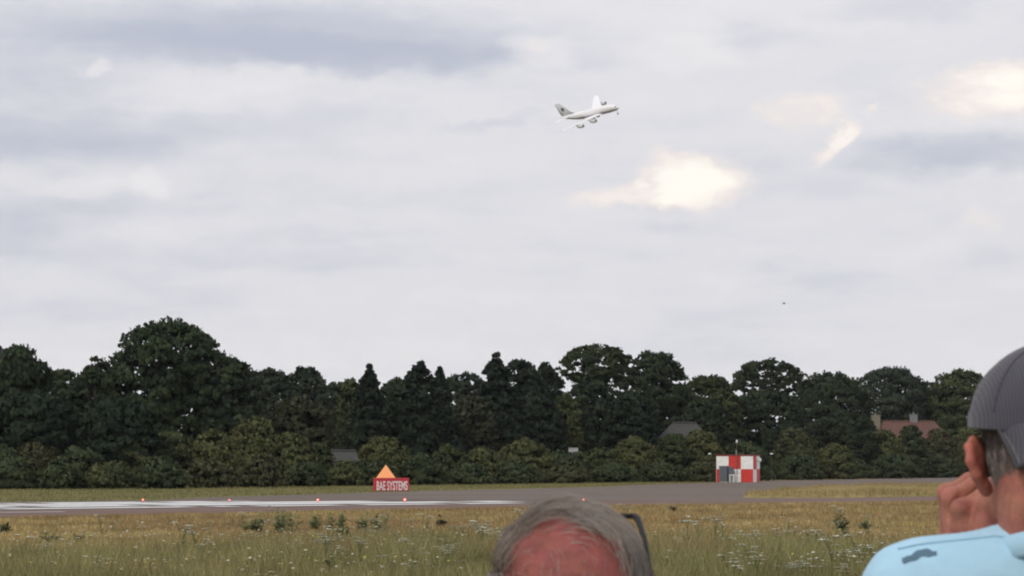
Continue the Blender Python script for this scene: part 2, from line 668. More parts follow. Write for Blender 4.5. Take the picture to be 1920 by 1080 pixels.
cols = (np.array([.22, .185, .075]) * (1 - k_) + np.array([.12, .13, .048]) * k_) * rng.uniform(.7, 1.3, n)[:, None]
V, F, C = blades(np.stack([q[:, 0], q[:, 1], np.full(n, 0.01)], 1), rng.uniform(.05, .16, n), rng.uniform(.04, .07, n), 0.4, cols, rng)
tag(link('verge_grass', np_mesh('verge_grass', V, F, C), M_blade), 'short green and yellow grass between the runway and the hedge', 'grass', kind='stuff')

# ------------------------------------------------------------------ meadow flowers and weeds
M_umbel = mat_plain('umbel_white', c3(.62, .62, .50), 0.8, var=0.2, scale=20)
M_stem = mat_plain('weed_stem', c3(.14, .15, .06), 0.8, var=0.25, scale=9)
M_leafatt = mat_attr('leaf', 0.6, 0.2, 0.4)


def umbel_mesh(seed):
    r_ = random.Random(seed)
    st, fl = MB(), MB()
    H = 0.62
    st.tube([(0, 0, 0), (0.01, 0, H * .5), (0.0, 0.01, H * .8)], [.008, .006, .005], 5)
    for k in range(r_.randint(3, 5)):
        a = r_.uniform(0, 6.28)
        l = r_.uniform(.05, .20)
        top = Vector((math.cos(a) * l, math.sin(a) * l, H * r_.uniform(.84, 1.08)))
        st.tube([(0, 0.005, H * r_.uniform(.45, .75)), top * 0.6 + Vector((0, 0, H * .33)), top], [.004, .004, .003], 4)
        R_ = r_.uniform(.045, .085)
        for j in range(13):
            rr = R_ * math.sqrt((j + .5) / 13)
            b = j * 2.4 + a
            c = top + Vector((math.cos(b) * rr, math.sin(b) * rr, 0.012 - rr * rr * 3))
            s = r_.uniform(.011, .018)
            tz = r_.uniform(-.3, .3)
            fl.add([c + Vector((s * math.cos(t), s * math.sin(t), s * math.cos(t) * tz)) for t in (0, 1.26, 2.5, 3.77, 5.03)] + [c + Vector((0, 0, -.012))],
                   [(0, 1, 2, 3, 4), (1, 0, 5), (2, 1, 5), (3, 2, 5), (4, 3, 5), (0, 4, 5)])
    # a few basal leaves
    for j in range(5):
        a = r_.uniform(0, 6.28)
        b = Vector((math.cos(a), math.sin(a), 0))
        s = Vector((-math.sin(a), math.cos(a), 0))
        z = r_.uniform(.1, .35)
        st.add([(0, 0, z), b * .09 + s * .03 + Vector((0, 0, z + .06)), b * .17 + Vector((0, 0, z + .03)), b * .09 - s * .03 + Vector((0, 0, z + .06))], [(0, 1, 2, 3)])
    return st.mesh('stem'), fl.mesh('flower_head')


umb = [umbel_mesh(30 + i) for i in range(5)]
rp = random.Random(17)
spots = [(1310, 1062, 1.25), (1290, 1058, 1.0), (1530, 1058, 1.0), (160, 1058, 1.1), (140, 1070, 1.0), (770, 1030, 1.0), (1660, 1020, .8), (1355, 1000, .8), (455, 1000, .9), (510, 990, .9), (700, 1010, .8)]
while len(spots) < 130:
    px = rp.uniform(-30, 1950)
    py = 1005 + 130 * rp.random() ** 0.8
    if fbm(np.array([px * .012]), np.array([py * .03]), 5)[0] > -0.25 or rp.random() < .3:
        spots.append((px, py, rp.uniform(.7, 1.25)))
special = {0: 'tall pale-flowered umbel plant just right of the balding head', 3: 'pale-flowered umbel plant low in the near meadow at far left', 5: 'pale-flowered umbel plant left of the balding head below the small dark weed'}
for si, (px, py, s) in enumerate(spots):
    p = ground_at(px, py)
    e = empty('umbel_plant', (p[0], p[1], 0), rp.uniform(0, 6.28))
    e.scale = (s, s, s * rp.uniform(.7, 1.05))
    sm, fm = rp.choice(umb)
    tag(link('stem', sm, M_stem, e), kind='stuff')
    tag(link('flower_head', fm, M_umbel, e), kind='stuff')
    tag(e, special.get(si, 'white-flowered umbel plant standing in the olive meadow grass'), 'wild plant', 'white umbel plants dotted through the meadow')
# countless tiny pale flower flecks
rng = np.random.default_rng(31)
n = 9000
d = 36 + 26 * rng.uniform(0, 1, n) ** 1.1
x = rng.uniform(-1, 1, n) * (d * .205 + 2)
kp = (fbm(x * 2.6, d * 1.0, 33) > 0.15) | (rng.uniform(0, 1, n) < .12)
d, x = d[kp], x[kp]
n = len(d)
c0 = np.stack([x, d, rng.uniform(.22, .50, n)], 1)
s = rng.uniform(.012, .034, n)
a = rng.uniform(0, 6.28, n)
ring = [c0 + np.stack([np.cos(a + t) * s, np.sin(a + t) * s, np.sin(a + t) * s * rng.uniform(-.6, .6, n)], 1) for t in (0, 1.57, 3.14, 4.71)]
V = np.stack(ring, 1).reshape(-1, 3)
yel = rng.uniform(0, 1, n) < .25
C = np.where(yel[:, None], np.array([.50, .42, .10]), np.array([.58, .57, .43])) * rng.uniform(.6, 1.1, n)[:, None]
tag(link('meadow_flowers', np_mesh('meadow_flowers', V, np.arange(4 * n).reshape(-1, 4), np.repeat(C, 4, axis=0)), M_blade), 'tiny pale flowers sprinkled through the long grass', 'flowers', kind='stuff')


def weed(px, py, hpx, wpx, label, col, seed, group='tall green weeds at the edge of the straw band'):
    p = ground_at(px, py)
    s = p[1] / FPX
    r_ = np.random.default_rng(seed)
    e = empty('leafy_weed', (p[0], p[1], 0))
    H, Wd = hpx * s, wpx * s
    st = MB()
    Vs, Fs, Cs = [], [], []
    k = 0
    for i in range(max(5, int(wpx / 4))):
        bx, by = r_.uniform(-.5, .5) * Wd, r_.uniform(-.4, .4) * Wd
        hh = H * r_.uniform(.55, 1.05)
        lx, ly = r_.uniform(-.15, .15) * hh, r_.uniform(-.15, .15) * hh
        st.tube([(bx, by, 0), (bx + lx * .5, by + ly * .5, hh * .5), (bx + lx, by + ly, hh)], [.012, .009, .004], 5)
        for j in range(20):
            t = r_.uniform(.25, 1.02)
            a = r_.uniform(0, 6.28)
            l = r_.uniform(.08, .18) * (1.25 - .6 * t)
            o = np.array([bx + lx * t, by + ly * t, hh * t])
            ax = np.array([math.cos(a), math.sin(a), r_.uniform(-.2, .7)])
            sd_ = np.array([-math.sin(a), math.cos(a), r_.uniform(-.4, .4)]) * l * .32
            Vs += [o, o + ax * l * .55 + sd_, o + ax * l * 1.1, o + ax * l * .55 - sd_]
            Fs.append((k, k + 1, k + 2, k + 3))
            k += 4
            Cs += [np.array(col) * r_.uniform(.6, 1.5)] * 4
    tag(st.build('stem', M_stem, e), kind='stuff')
    tag(link('leaves', np_mesh('leaves', np.array(Vs), np.array(Fs), np.array(Cs)), M_leafatt, e), kind='stuff')
    tag(e, label, 'wild plant', group)


gw = (.20, .235, .115)
for i, (px, py, hp, wp, lb, cc) in enumerate([
    (472, 1002, 40, 44, 'bushy green weed left of the tallest weed in the straw band', gw),
    (532, 1004, 50, 48, 'tallest bushy green weed in the straw-coloured band', gw),
    (590, 1000, 34, 16, 'thin green weed just right of the tallest weed', gw),
    (634, 1003, 42, 34, 'leafy green weed below the third red lamp', gw),
    (678, 1000, 40, 18, 'slender green weed left of the sign foot', gw),
    (712, 1000, 36, 22, 'green weed standing below the red sign', gw),
    (826, 992, 24, 18, 'small dark weed alone right of the red sign', (.06, .075, .035)),
    (8, 1003, 22, 22, 'small dark weed at the left edge of the meadow', (.06, .075, .035)),
    (1583, 1004, 38, 30, 'large dark bushy weed below the grass island', (.085, .10, .05)),
    (1618, 1000, 26, 14, 'slim green weed right of the large dark weed', gw),
    (1526, 1050, 50, 20, 'upright green weed in the near meadow at right', (.06, .11, .035)),
    (1262, 960, 10, 16, 'tiny weed growing at the near edge of the runway', (.06, .08, .035)),
]):
    weed(px, py, hp, wp, lb, cc, 60 + i)
rw = random.Random(91)
for i in range(26):
    weed(rw.uniform(10, 1640), rw.uniform(1018, 1090), rw.uniform(22, 42), rw.uniform(14, 40), 'low dark green leafy weed among the olive meadow grass', rw.choice([(.12, .15, .065), (.15, .16, .075), (.10, .13, .06)]), 100 + i, 'low weeds scattered through the near meadow')

# ------------------------------------------------------------------ trees and hedge
M_crown = mat_attr('foliage', 0.75, 0.08, 0.18)
M_bark = mat_plain('bark', c3(.055, .045, .035), 0.9, var=0.3, scale=3, bump=0.4)


def prof_dome(h):
    return np.where(h > .42, np.clip(1 - (np.clip(h - .42, 0, 1) / .58) ** 2.7, 0, 1) ** .46, .82 + .18 * h / .42)


def prof_cone(h):
    return 0.03 + 0.97 * np.clip(1 - h, 0, 1) ** 0.66 * (1 + .16 * np.sin(h * 46))


def prof_flat(h):
    return np.where(h > .3, np.sqrt(np.clip(1 - ((h - .3) / .7) ** 2.4, 0, 1)), .35 + .65 * h / .3)


def prof_bush(h):
    return np.sqrt(np.clip(1 - h ** 2.2, 0, 1)) * 0.96 + .04


def prof_column(h):
    return np.where(h > .6, np.sqrt(np.clip(1 - ((h - .6) / .4) ** 2, 0, 1)), .85 + .15 * h / .6)


PROFS = dict(dome=prof_dome, cone=prof_cone, flat=prof_flat, bush=prof_bush, column=prof_column)


def crown_mesh(seed, kind, R, z0, z1, rc, nclump, nleaf, leaf, col, col2, upb=0.5, depthf=0.85, lean=0.0, core=0):
    r_ = np.random.default_rng(seed)
    prof = PROFS[kind]
    # clump centres through the crown's volume, more of them near its skin
    h_ = r_.uniform(0, 1, nclump * 3)
    pr = prof(h_)
    ok = r_.uniform(0, 1, nclump * 3) < (pr * .85 + .15)
    h_, pr = h_[ok][:nclump], pr[ok][:nclump]
    m = len(h_)
    a = r_.uniform(0, 2 * np.pi, m)
    lump = 1 + 0.07 * np.sin(a * 3 + seed) + 0.06 * np.sin(a * 5 + h_ * 9 + seed * 2)
    rr = np.maximum(R * pr * lump - rc * 0.45, R * .02) * np.where(r_.uniform(0, 1, m) < .72, r_.uniform(.78, 1.0, m), r_.uniform(.1, .8, m))
    zz = z0 + rc * .3 + (z1 - z0 - rc * .95) * h_
    cen = np.stack([np.cos(a) * rr + lean * h_, np.sin(a) * rr * depthf, zz], 1)
    crs = rc * r_.uniform(.6, 1.25, m)
    if kind == 'cone':
        crs = crs * (1.2 - .85 * h_)
        cen[:, 2] += rc * .5 * h_
    tint = np.clip(.5 + .38 * np.sin(cen[:, 0] * 1.1 + seed) * np.sin(cen[:, 2] * 1.3 + seed * .7) + .3 * r_.uniform(-1, 1, m), 0, 1)
    idx = np.repeat(np.arange(m), nleaf)
    crs_i = crs[idx]
    dv = unit(r_.normal(size=(len(idx), 3)))
    dv[:, 2] = np.where(dv[:, 2] < -.2, -dv[:, 2] * .6, dv[:, 2])
    dist = crs[idx] * r_.uniform(.15, 1, len(idx)) ** .45
    pos = cen[idx] + dv * dist[:, None] * np.array([1, 1, .85])
    pos[:, 2] = np.maximum(pos[:, 2], z0 - .1)
    outw = unit(np.stack([pos[:, 0], pos[:, 1], (pos[:, 2] - (z0 + z1) * .45) * .6], 1))
    soft = unit(dv * .55 + outw * .75 + np.array([0, 0, .15]))
    ax = unit(dv * .40 + outw * .20 + np.array([0, 0, upb]) + r_.normal(size=dv.shape) * .5)
    ntar = unit(soft + unit(r_.normal(size=dv.shape)) * .75)
    sidev = unit(np.cross(ax, ntar))
    ln = leaf * r_.uniform(.6, 1.5, len(idx))
    wd = ln * r_.uniform(.26, .44, len(idx))
    nrm = np.cross(sidev, ax)
    b = pos - ax * ln[:, None] * .5
    t = pos + ax * ln[:, None] * .5
    l = pos + sidev * wd[:, None] + nrm * (wd * .35)[:, None]
    q = pos - sidev * wd[:, None] + nrm * (wd * .35)[:, None]
    V = np.stack([b, l, t, q], 1).reshape(-1, 3)
    # big sprays deep inside close the crown
    nc = int(core)
    hc_ = r_.uniform(.02, .94, nc)
    ac = r_.uniform(0, 2 * np.pi, nc)
    rc_ = R * prof(hc_) * .84 * np.sqrt(r_.uniform(0, 1, nc))
    pc = np.stack([np.cos(ac) * rc_, np.sin(ac) * rc_ * depthf, z0 + (z1 - z0) * hc_], 1)
    axc0 = unit(r_.normal(size=(nc, 3)) + np.array([0, 0, .5]))
    nc0 = unit(np.stack([pc[:, 0], pc[:, 1], (pc[:, 2] - (z0 + z1) * .45) * .6], 1) + .001)
    axc = axc0 * r_.uniform(.5, 1.0, nc)[:, None] * leaf * 2.6
    svc = unit(np.cross(axc0, unit(nc0 + .5 * r_.normal(size=(nc, 3))))) * r_.uniform(.5, .9, nc)[:, None] * leaf * 1.1
    Vc = np.stack([pc - axc * .5, pc + svc, pc + axc * .5, pc - svc], 1).reshape(-1, 3)
    V = np.concatenate([V, Vc])
    F = np.arange(len(V)).reshape(-1, 4)
    c = np.array(col)[None] * (1 - tint[idx])[:, None] + np.array(col2)[None] * tint[idx][:, None]
    c = c * r_.uniform(.72, 1.3, len(idx))[:, None]
    c = np.concatenate([c, np.array(col)[None] * r_.uniform(.6, 1.2, nc)[:, None]])
    ln_n = unit(soft * .45 + nrm * .70)
    core_n = unit(np.cross(svc, axc0) + .6 * nc0)
    nall = np.repeat(np.concatenate([ln_n, core_n]), 4, axis=0)
    return np_mesh('crown', V, F, np.repeat(c, 4, axis=0), True, nall), cen


def trunk_mesh(seed, H, r0, cen, nl=9):
    r_ = random.Random(seed)
    m = MB()
    pts = [(0, 0, -0.1)]
    for k in range(1, 6):
        pts.append((r_.uniform(-.03, .03) * H * k / 5, r_.uniform(-.03, .03) * H * k / 5, H * .82 * k / 5))
    m.tube(pts, [r0 * (1.25, 1, .85, .65, .45, .2)[k] for k in range(6)], 8)
    if len(cen):
        for k in range(nl):
            c = cen[r_.randrange(len(cen))]
            zb = max(H * .18, min(c[2] * .62, H * .7))
            s = Vector((0, 0, zb))
            e = Vector(c)
            mid = s * .5 + e * .5 + Vector((0, 0, -.04 * H))
            m.tube([s, mid, e], [r0 * .42, r0 * .28, r0 * .1], 6)
    return m.mesh('trunk')


def tree(name, px, top, hw, off, kind, label, col, col2, base=0.12, leaf=.36, dens=1.0, upb=.5, rcf=.15, cat='tree', seed=0, group='trees behind the hedge'):
    Y = hedge_y(px) + off
    p = at(px, 890, Y)
    s = Y / FPX
    zt = at(px, top, Y)[2]
    R = hw * s * (1.06 if kind in ('dome', 'flat', 'column') else 1.3 if kind == 'cone' else 1.0)
    e = empty(name, (p[0], p[1], 0))
    z0 = zt * base
    rc = max(.5, min(R, (zt - z0) * .6) * rcf)
    area = R * (zt - z0)
    nclump = int(max(40, min(400, area / (rc * rc) * 3.9)) * dens)
    nleaf = int(max(26, min(84, (rc / leaf) ** 2 * 15)))
    me_, cen = crown_mesh(seed or int(px * 7 + top), kind, R, z0, zt + leaf * .2, rc, nclump, nleaf, leaf, col, col2, upb, core=(0 if kind == 'flat' else min(3600, area / (leaf * leaf) * 2.6)))
    link('crown', me_, M_crown, e)
    link('trunk', trunk_mesh(int(px), zt, max(.10, zt * .018), cen), M_bark, e)
    tag(e, label, cat, group)
    return e


DK, DK2 = (.030, .045, .026), (.050, .066, .034)
CO, CO2 = (.022, .034, .024), (.034, .046, .030)
MD, MD2 = (.045, .062, .028), (.072, .086, .036)
LT, LT2 = (.070, .082, .034), (.100, .104, .045)
BL, BL2 = (.035, .050, .034), (.052, .066, .042)
T = 'broadleaf_tree'
tree(T, -20, 640, 128, 26, 'dome', 'tall dark tree at the far left edge of the wood', DK, DK2, upb=.8)
tree(T, 122, 693, 76, 44, 'dome', 'lower tree filling the gap left of the great domed tree', DK, DK2)
tree(T, 178, 668, 30, 20, 'flat', 'small loose crown with gaps against the left of the great domed tree', DK, MD, base=.62, dens=.55, rcf=.19)
tree(T, 310, 602, 124, 34, 'dome', 'great domed tree, the tallest in the wood at left', DK, (.050, .070, .032), upb=.95, base=.08)
tree(T, 428, 668, 62, 24, 'dome', 'dark tree leaning on the right flank of the great domed tree', CO, DK2, upb=.6)
tree(T, 60, 735, 90, 12, 'dome', 'dark middle-height tree below the far left tree', CO, DK)
tree(T, 215, 745, 80, 10, 'dome', 'dark middle-height tree at the foot of the great domed tree', CO, DK)
tree(T, 500, 690, 62, 60, 'dome', 'distant rounded tree right of the great domed tree', BL, BL2)
tree(T, 572, 687, 46, 66, 'dome', 'distant egg-shaped tree between the great dome and the conifers', BL, BL2, upb=.9)
tree(T, 630, 714, 50, 60, 'dome', 'low distant tree left of the pale green tree', BL, BL2)
tree(T, 560, 745, 70, 22, 'dome', 'brownish rounded tree behind the olive bushes', (.045, .050, .028), (.06, .064, .034))
tree(T, 662, 708, 34, 44, 'dome', 'pale green tree left of the first conifer', MD, LT)
CN = 'conifer_tree'
tree(CN, 692, 686, 44, 30, 'cone', 'first pointed conifer, shortest of the dark conifers', CO, CO2, base=.06, leaf=.42, upb=.35, rcf=.20)
tree(T, 742, 710, 42, 42, 'dome', 'round tree between the two left conifers', DK, DK2)
tree(CN, 786, 676, 66, 26, 'cone', 'broad pointed conifer above the orange triangle', CO, CO2, base=.05, leaf=.42, upb=.35, rcf=.19)
tree(CN, 824, 688, 36, 28, 'cone', 'narrow second spire beside the broad pointed conifer', CO, CO2, base=.05, leaf=.42, upb=.3, rcf=.18)
tree(T, 872, 699, 58, 52, 'dome', 'grey-green rounded tree between the conifer pairs', BL, BL2)
tree(T, 880, 742, 50, 30, 'dome', 'brownish lower tree between the conifer pairs', (.045, .052, .030), (.058, .062, .036))
tree(CN, 930, 663, 56, 30, 'cone', 'tallest spired conifer in the middle of the wood', CO, CO2, base=.05, leaf=.42, upb=.3, rcf=.19)
tree(CN, 975, 674, 58, 33, 'column', 'ragged dark conifer right of the tallest spire', CO, CO2, base=.06, leaf=.44, upb=.2, rcf=.17, dens=.9)
tree(CN, 1020, 682, 40, 36, 'flat', 'flat-topped dark conifer left of the umbrella-shaped tree', CO, CO2, base=.30, leaf=.44, upb=.1, rcf=.19, dens=.8)
tree(CN, 1000, 735, 55, 26, 'dome', 'dark lower conifer in front of the flat-topped one', CO, CO2, leaf=.42)
tree(T, 1118, 647, 72, 40, 'flat', 'umbrella-shaped tree, tallest right of centre, with gaps under its crown', DK, (.055, .068, .03), base=.68, rcf=.18, dens=.8)
tree(T, 1110, 712, 62, 34, 'dome', 'dark tree below the tall umbrella-shaped tree', CO, DK2, base=.05)
tree(T, 1228, 658, 70, 40, 'dome', 'broad-crowned tree right of the tall umbrella-shaped tree', DK, DK2, base=.10, upb=.7)
tree(T, 1180, 735, 55, 24, 'dome', 'dark middle-height tree between the two tallest centre trees', CO, DK)
tree(T, 1060, 738, 30, 22, 'dome', 'yellow-green small tree left of the umbrella-shaped tree', MD, LT2)
tree(T, 1330, 703, 66, 62, 'dome', 'pale distant tree in the dip behind the checkered hut', MD, LT)
tree(T, 1440, 673, 70, 50, 'flat', 'flat-crowned tree above the checkered hut with sky through it', DK, DK2, base=.66, rcf=.19, dens=.75)
tree(T, 1438, 728, 78, 40, 'dome', 'dark tree below the flat-crowned tree', CO, DK2, base=.05)
tree(T, 1320, 745, 48, 30, 'dome', 'dark rounded tree left of the checkered hut', DK, DK2)
tree(T, 1556, 695, 80, 46, 'dome', 'dense tree right of the flat-crowned tree', DK, DK2, upb=.7, base=.05)
tree(T, 1585, 770, 55, 22, 'dome', 'dark leafy tree left of the red roof', DK, DK2, base=.08)
tree(T, 1672, 686, 74, 80, 'dome', 'feathery rounded tree above the red roof', BL, BL2, upb=1.0)
tree(T, 1800, 690, 72, 46, 'dome', 'tree right of the red roof beside the man in the cap', MD, MD2, upb=.8)
tree(T, 1738, 716, 58, 70, 'dome', 'dark tree directly behind the chimney', CO, DK)
tree(T, 1905, 700, 70, 60, 'dome', 'tree mostly hidden behind the grey cap', DK, DK2)
tree(T, 2030, 680, 90, 60, 'dome', 'tree beyond the right side of the man in the cap', DK, DK2)

BU, BU2 = (.082, .094, .040), (.122, .124, .054)
BD, BD2 = (.050, .069, .036), (.078, .093, .044)
BR, BR2 = (.066, .071, .038), (.096, .095, .049)
bushes = [
    # px, top, half width, offset, colours, label
    (-10, 830, 62, 8, BD, BD2, 'dark hedge bush at the left edge of the photo'),
    (70, 826, 56, 9, BR, BR2, 'brownish hedge bush second from the left edge'),
    (150, 836, 52, 6, BD, BD2, 'low dark hedge bush third from the left edge'),
    (236, 822, 58, 9, BU, BU2, 'olive bush below the great domed tree'),
    (320, 808, 60, 11, BD, BU2, 'tall green bush right below the great domed tree'),
    (400, 806, 58, 11, BU, BU2, 'olive bush between the great domed tree and the tallest olive bush'),
    (478, 782, 68, 15, BU, BU2, 'tallest olive bush in the left half of the hedge'),
    (545, 812, 52, 10, BU, BU2, 'olive bush just right of the tallest olive bush'),
    (598, 828, 36, 6, MD, MD2, 'bright green bush left of the grey shed'),
    (20, 858, 50, 1, BD, BD2, 'front row bush at the left edge of the photo'),
    (110, 862, 50, 1, BD, BD2, 'front row dark bush second from the left'),
    (205, 866, 50, 1, BD, BU2, 'front row bush left of the first red lamp'),
    (300, 856, 54, 1, BD, BD2, 'front row bush above the first red lamp'),
    (395, 862, 52, 1, BR, BR2, 'front row brown bush above the second red lamp'),
    (490, 852, 54, 1, BR, BR2, 'front row brown bush below the tallest olive bush'),
    (575, 866, 44, 1, BD, BD2, 'front row bush left of the shed'),
    (648, 864, 34, 1, BU, BU2, 'front row olive bush directly below the grey shed'),
    (722, 818, 60, 10, BU, BU2, 'round olive bush behind the orange triangle'),
    (700, 862, 48, 1, BD, BD2, 'dark bush directly behind the left of the red sign'),
    (790, 852, 48, 3, BD, BD2, 'dark bush right behind the red sign'),
    (840, 834, 44, 8, MD, MD2, 'green bush right of the round olive bush'),
    (905, 838, 46, 7, BU, BU2, 'olive green bush below the grey-green tree'),
    (880, 870, 50, 1, BD, BD2, 'front row bush above the gap right of the sign'),
    (985, 824, 62, 11, BU, BU2, 'wide yellow-green bush below the spired conifers'),
    (965, 866, 52, 1, BD, BD2, 'front row bush above the left of the balding head'),
    (1050, 846, 46, 6, BD, BD2, 'dark bush left of the small white shed'),
    (1060, 872, 50, 1, BR, BR2, 'front row bush directly above the balding head'),
    (1086, 845, 22, 6, BD, BD2, 'small bush half covering the small white shed'),
    (1125, 838, 42, 8, BD, BU, 'bush just right of the small white shed'),
    (1190, 818, 54, 9, BU, BU2, 'olive bush left of the grey roofed house'),
    (1150, 868, 52, 1, BD, BD2, 'front row bush right above the balding head'),
    (1262, 812, 44, 8, MD, MD2, 'green bush below the grey roof'),
    (1240, 868, 52, 1, BD, BD2, 'front row bush left of the checkered hut'),
    (1312, 802, 48, 9, BU, BU2, 'yellow-green bush at the right end of the grey roof'),
    (1325, 864, 48, 2, BR, BD2, 'front row bush touching the left of the checkered hut'),
    (1395, 826, 56, 12, BD, BD2, 'dark bush right behind the checkered hut'),
    (1415, 860, 50, 8, BD, BD2, 'low dark bush filling behind the mast of the hut'),
    (1490, 800, 52, 10, BR, BU, 'tall bush right of the checkered hut'),
    (1500, 852, 50, 2, BD, BD2, 'front row bush right of the checkered hut'),
    (1565, 832, 52, 6, BU, BU2, 'olive bush left of the red roofed house'),
    (1590, 858, 50, 1, BD, BD2, 'front row bush left below the red roof'),
    (1658, 806, 44, 8, BU, BU2, 'olive bush in front of the left end of the red roof'),
    (1672, 852, 52, 1, BD, BD2, 'front row bush below the left end of the red roof'),
    (1708, 794, 36, 9, BD, BD2, 'dark bush in front of the middle of the red roof'),
    (1758, 803, 44, 7, BR, BR2, 'grey-brown bush below the right end of the red roof'),
    (1755, 854, 52, 1, BD, BD2, 'front row bush left of the raised hand'),
    (1818, 800, 48, 10, BU, LT2, 'bright olive bush just left of the ear'),
    (1840, 850, 50, 1, BD, BD2, 'front row bush behind the raised hand'),
    (1930, 816, 70, 6, BD, BD2, 'bush hidden behind the neck of the man in the cap'),
    (2060, 820, 80, 6, BD, BD2, 'bush beyond the right shoulder of the man in the cap'),
]
for i, (px, top, hw, off, c_a, c_b, lb) in enumerate(bushes):
    tree('hedge_bush', px, top, hw, off, 'bush', lb, c_a, c_b, base=0.0, leaf=.27, dens=1.0, upb=.45, rcf=.22, cat='bush', seed=900 + i, group='bushes in the hedge along the runway')

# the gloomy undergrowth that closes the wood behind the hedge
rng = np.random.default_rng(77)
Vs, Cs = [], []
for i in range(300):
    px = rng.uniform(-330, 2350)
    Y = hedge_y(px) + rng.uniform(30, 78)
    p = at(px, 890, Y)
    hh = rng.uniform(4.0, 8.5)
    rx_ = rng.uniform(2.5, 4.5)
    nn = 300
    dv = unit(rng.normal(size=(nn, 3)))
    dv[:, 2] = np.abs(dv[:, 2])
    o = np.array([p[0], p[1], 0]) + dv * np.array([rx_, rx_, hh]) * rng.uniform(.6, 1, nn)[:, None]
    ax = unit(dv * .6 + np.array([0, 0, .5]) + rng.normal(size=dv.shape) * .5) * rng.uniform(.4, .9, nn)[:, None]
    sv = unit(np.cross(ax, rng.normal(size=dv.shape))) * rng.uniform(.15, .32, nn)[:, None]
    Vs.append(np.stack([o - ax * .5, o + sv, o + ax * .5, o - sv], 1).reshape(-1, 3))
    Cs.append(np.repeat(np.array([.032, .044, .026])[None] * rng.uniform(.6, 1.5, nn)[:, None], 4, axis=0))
V = np.concatenate(Vs)
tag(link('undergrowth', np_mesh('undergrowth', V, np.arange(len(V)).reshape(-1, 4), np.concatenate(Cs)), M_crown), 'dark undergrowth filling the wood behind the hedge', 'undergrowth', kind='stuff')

# ------------------------------------------------------------------ houses behind the hedge
M_roofred = mat_plain('red_brown_tiles', c3(.105, .050, .038), 0.85, var=0.25, scale=2.5, bump=0.3)
M_roofgrey = mat_plain('grey_slate', c3(.042, .042, .039), 0.8, var=0.2, scale=2.0, bump=0.3)
M_cream = mat_plain('cream_render', c3(.22, .20, .145), 0.85, var=0.08, scale=2)
M_pot = mat_plain('pale_chimney', c3(.20, .20, .205), 0.8, var=0.12, scale=3)
M_brickw = mat_plain('brown_brick_wall', c3(.11, .075, .055), 0.9, var=0.2, scale=3, bump=0.3)
M_glass = mat_plain('window_glass', c3(.03, .035, .04), 0.1, var=0.1, scale=1, spec=0.5)
M_whitew = mat_plain('white_boards', c3(.72, .72, .70), 0.7, var=0.06, scale=2)


M_shedw = mat_plain('weathered_white_boards', c3(.24, .24, .235), 0.8, var=0.25, scale=4)


def house(name, px0, px1, ridge, eave, Y, depth, M_roof, M_wall, label, rz=0.0, chim=(), hip=0.0, cat='house'):
    a, b = at(px0, ridge, Y), at(px1, ridge, Y)
    zr, ze = a[2], at(px0, eave, Y)[2]
    L = abs(b[0] - a[0])
    e = empty(name, ((a[0] + b[0]) / 2, Y, 0), rz)
    D = depth / 2
    w = MB()
    w.box((-L / 2 + .25, -D + .35, 0), (L / 2 - .25, D - .35, ze - .05))
    if hip == 0:
        for sx in (-1, 1):
            x0, x1 = sx * (L / 2 - .25), sx * (L / 2 - .5)
            w.add([(x0, -D + .35, ze - .05), (x0, D - .35, ze - .05), (x0, 0, zr - .15), (x1, -D + .35, ze - .05), (x1, D - .35, ze - .05), (x1, 0, zr - .15)],
                  [(0, 1, 2), (5, 4, 3), (0, 2, 5, 3), (2, 1, 4, 5), (1, 0, 3, 4)])
    w.build('wall', M_wall, e)
    r_ = MB()
    t = .14
    hx = hip
    for z_ in (0, t):
        pass
    V = [(-L / 2, -D, ze), (L / 2, -D, ze), (L / 2, D, ze), (-L / 2, D, ze), (-L / 2 + hx, 0, zr), (L / 2 - hx, 0, zr)]
    V2 = [(x_, y_, z_ - t) for x_, y_, z_ in V]
    F = [(0, 1, 5, 4), (2, 3, 4, 5), (1, 2, 5), (3, 0, 4)] if hip else [(0, 1, 5, 4), (2, 3, 4, 5)]
    n_ = 6
    F2 = [tuple(i + n_ for i in f[::-1]) for f in F]
    side = [(0, 6, 7, 1), (2, 8, 9, 3)]
    side += [(1, 7, 8, 2), (3, 9, 6, 0)] if hip else [(1, 7, 11, 5), (5, 11, 8, 2), (3, 9, 10, 4), (4, 10, 6, 0)]
    roof = r_.add(V + V2, F + F2 + side).build('roof', M_roof, e)
    MB().tube([(-L / 2 + hx, 0, zr + .03), (L / 2 - hx, 0, zr + .03)], [.12, .12], 8).build('ridge', M_roof, roof)
    for (cpx, ctop, cw, mt) in chim:
        c = at(cpx, ctop, Y)
        cx = c[0] - (a[0] + b[0]) / 2
        hw_ = cw * Y / FPX / 2
        m = MB()
        m.box((cx - hw_, -.35, ze), (cx + hw_, .35, c[2] - .25))
        m.box((cx - hw_ - .06, -.41, c[2] - .40), (cx + hw_ + .06, .41, c[2] - .25))
        m.tube([(cx, 0, c[2] - .3), (cx, 0, c[2])], [.16, .13], 10)
        m.build('chimney', mt, roof)
    for k in range(3):
        wx = -L / 2 + L * (k + .5) / 3
        wn = MB().box((wx - .55, -D + .30, ze - 1.9), (wx + .55, -D + .345, ze - .75)).build('window', M_glass, e)
        f = MB()
        f.box((wx - .62, -D + .27, ze - .76), (wx + .62, -D + .34, ze - .68))
        f.box((wx - .62, -D + .27, ze - 1.98), (wx + .62, -D + .34, ze - 1.90))
        f.box((wx - .03, -D + .285, ze - 1.9), (wx + .03, -D + .33, ze - .76))
        f.build('frame', M_whitew, wn)
    tag(e, label, cat)
    return e


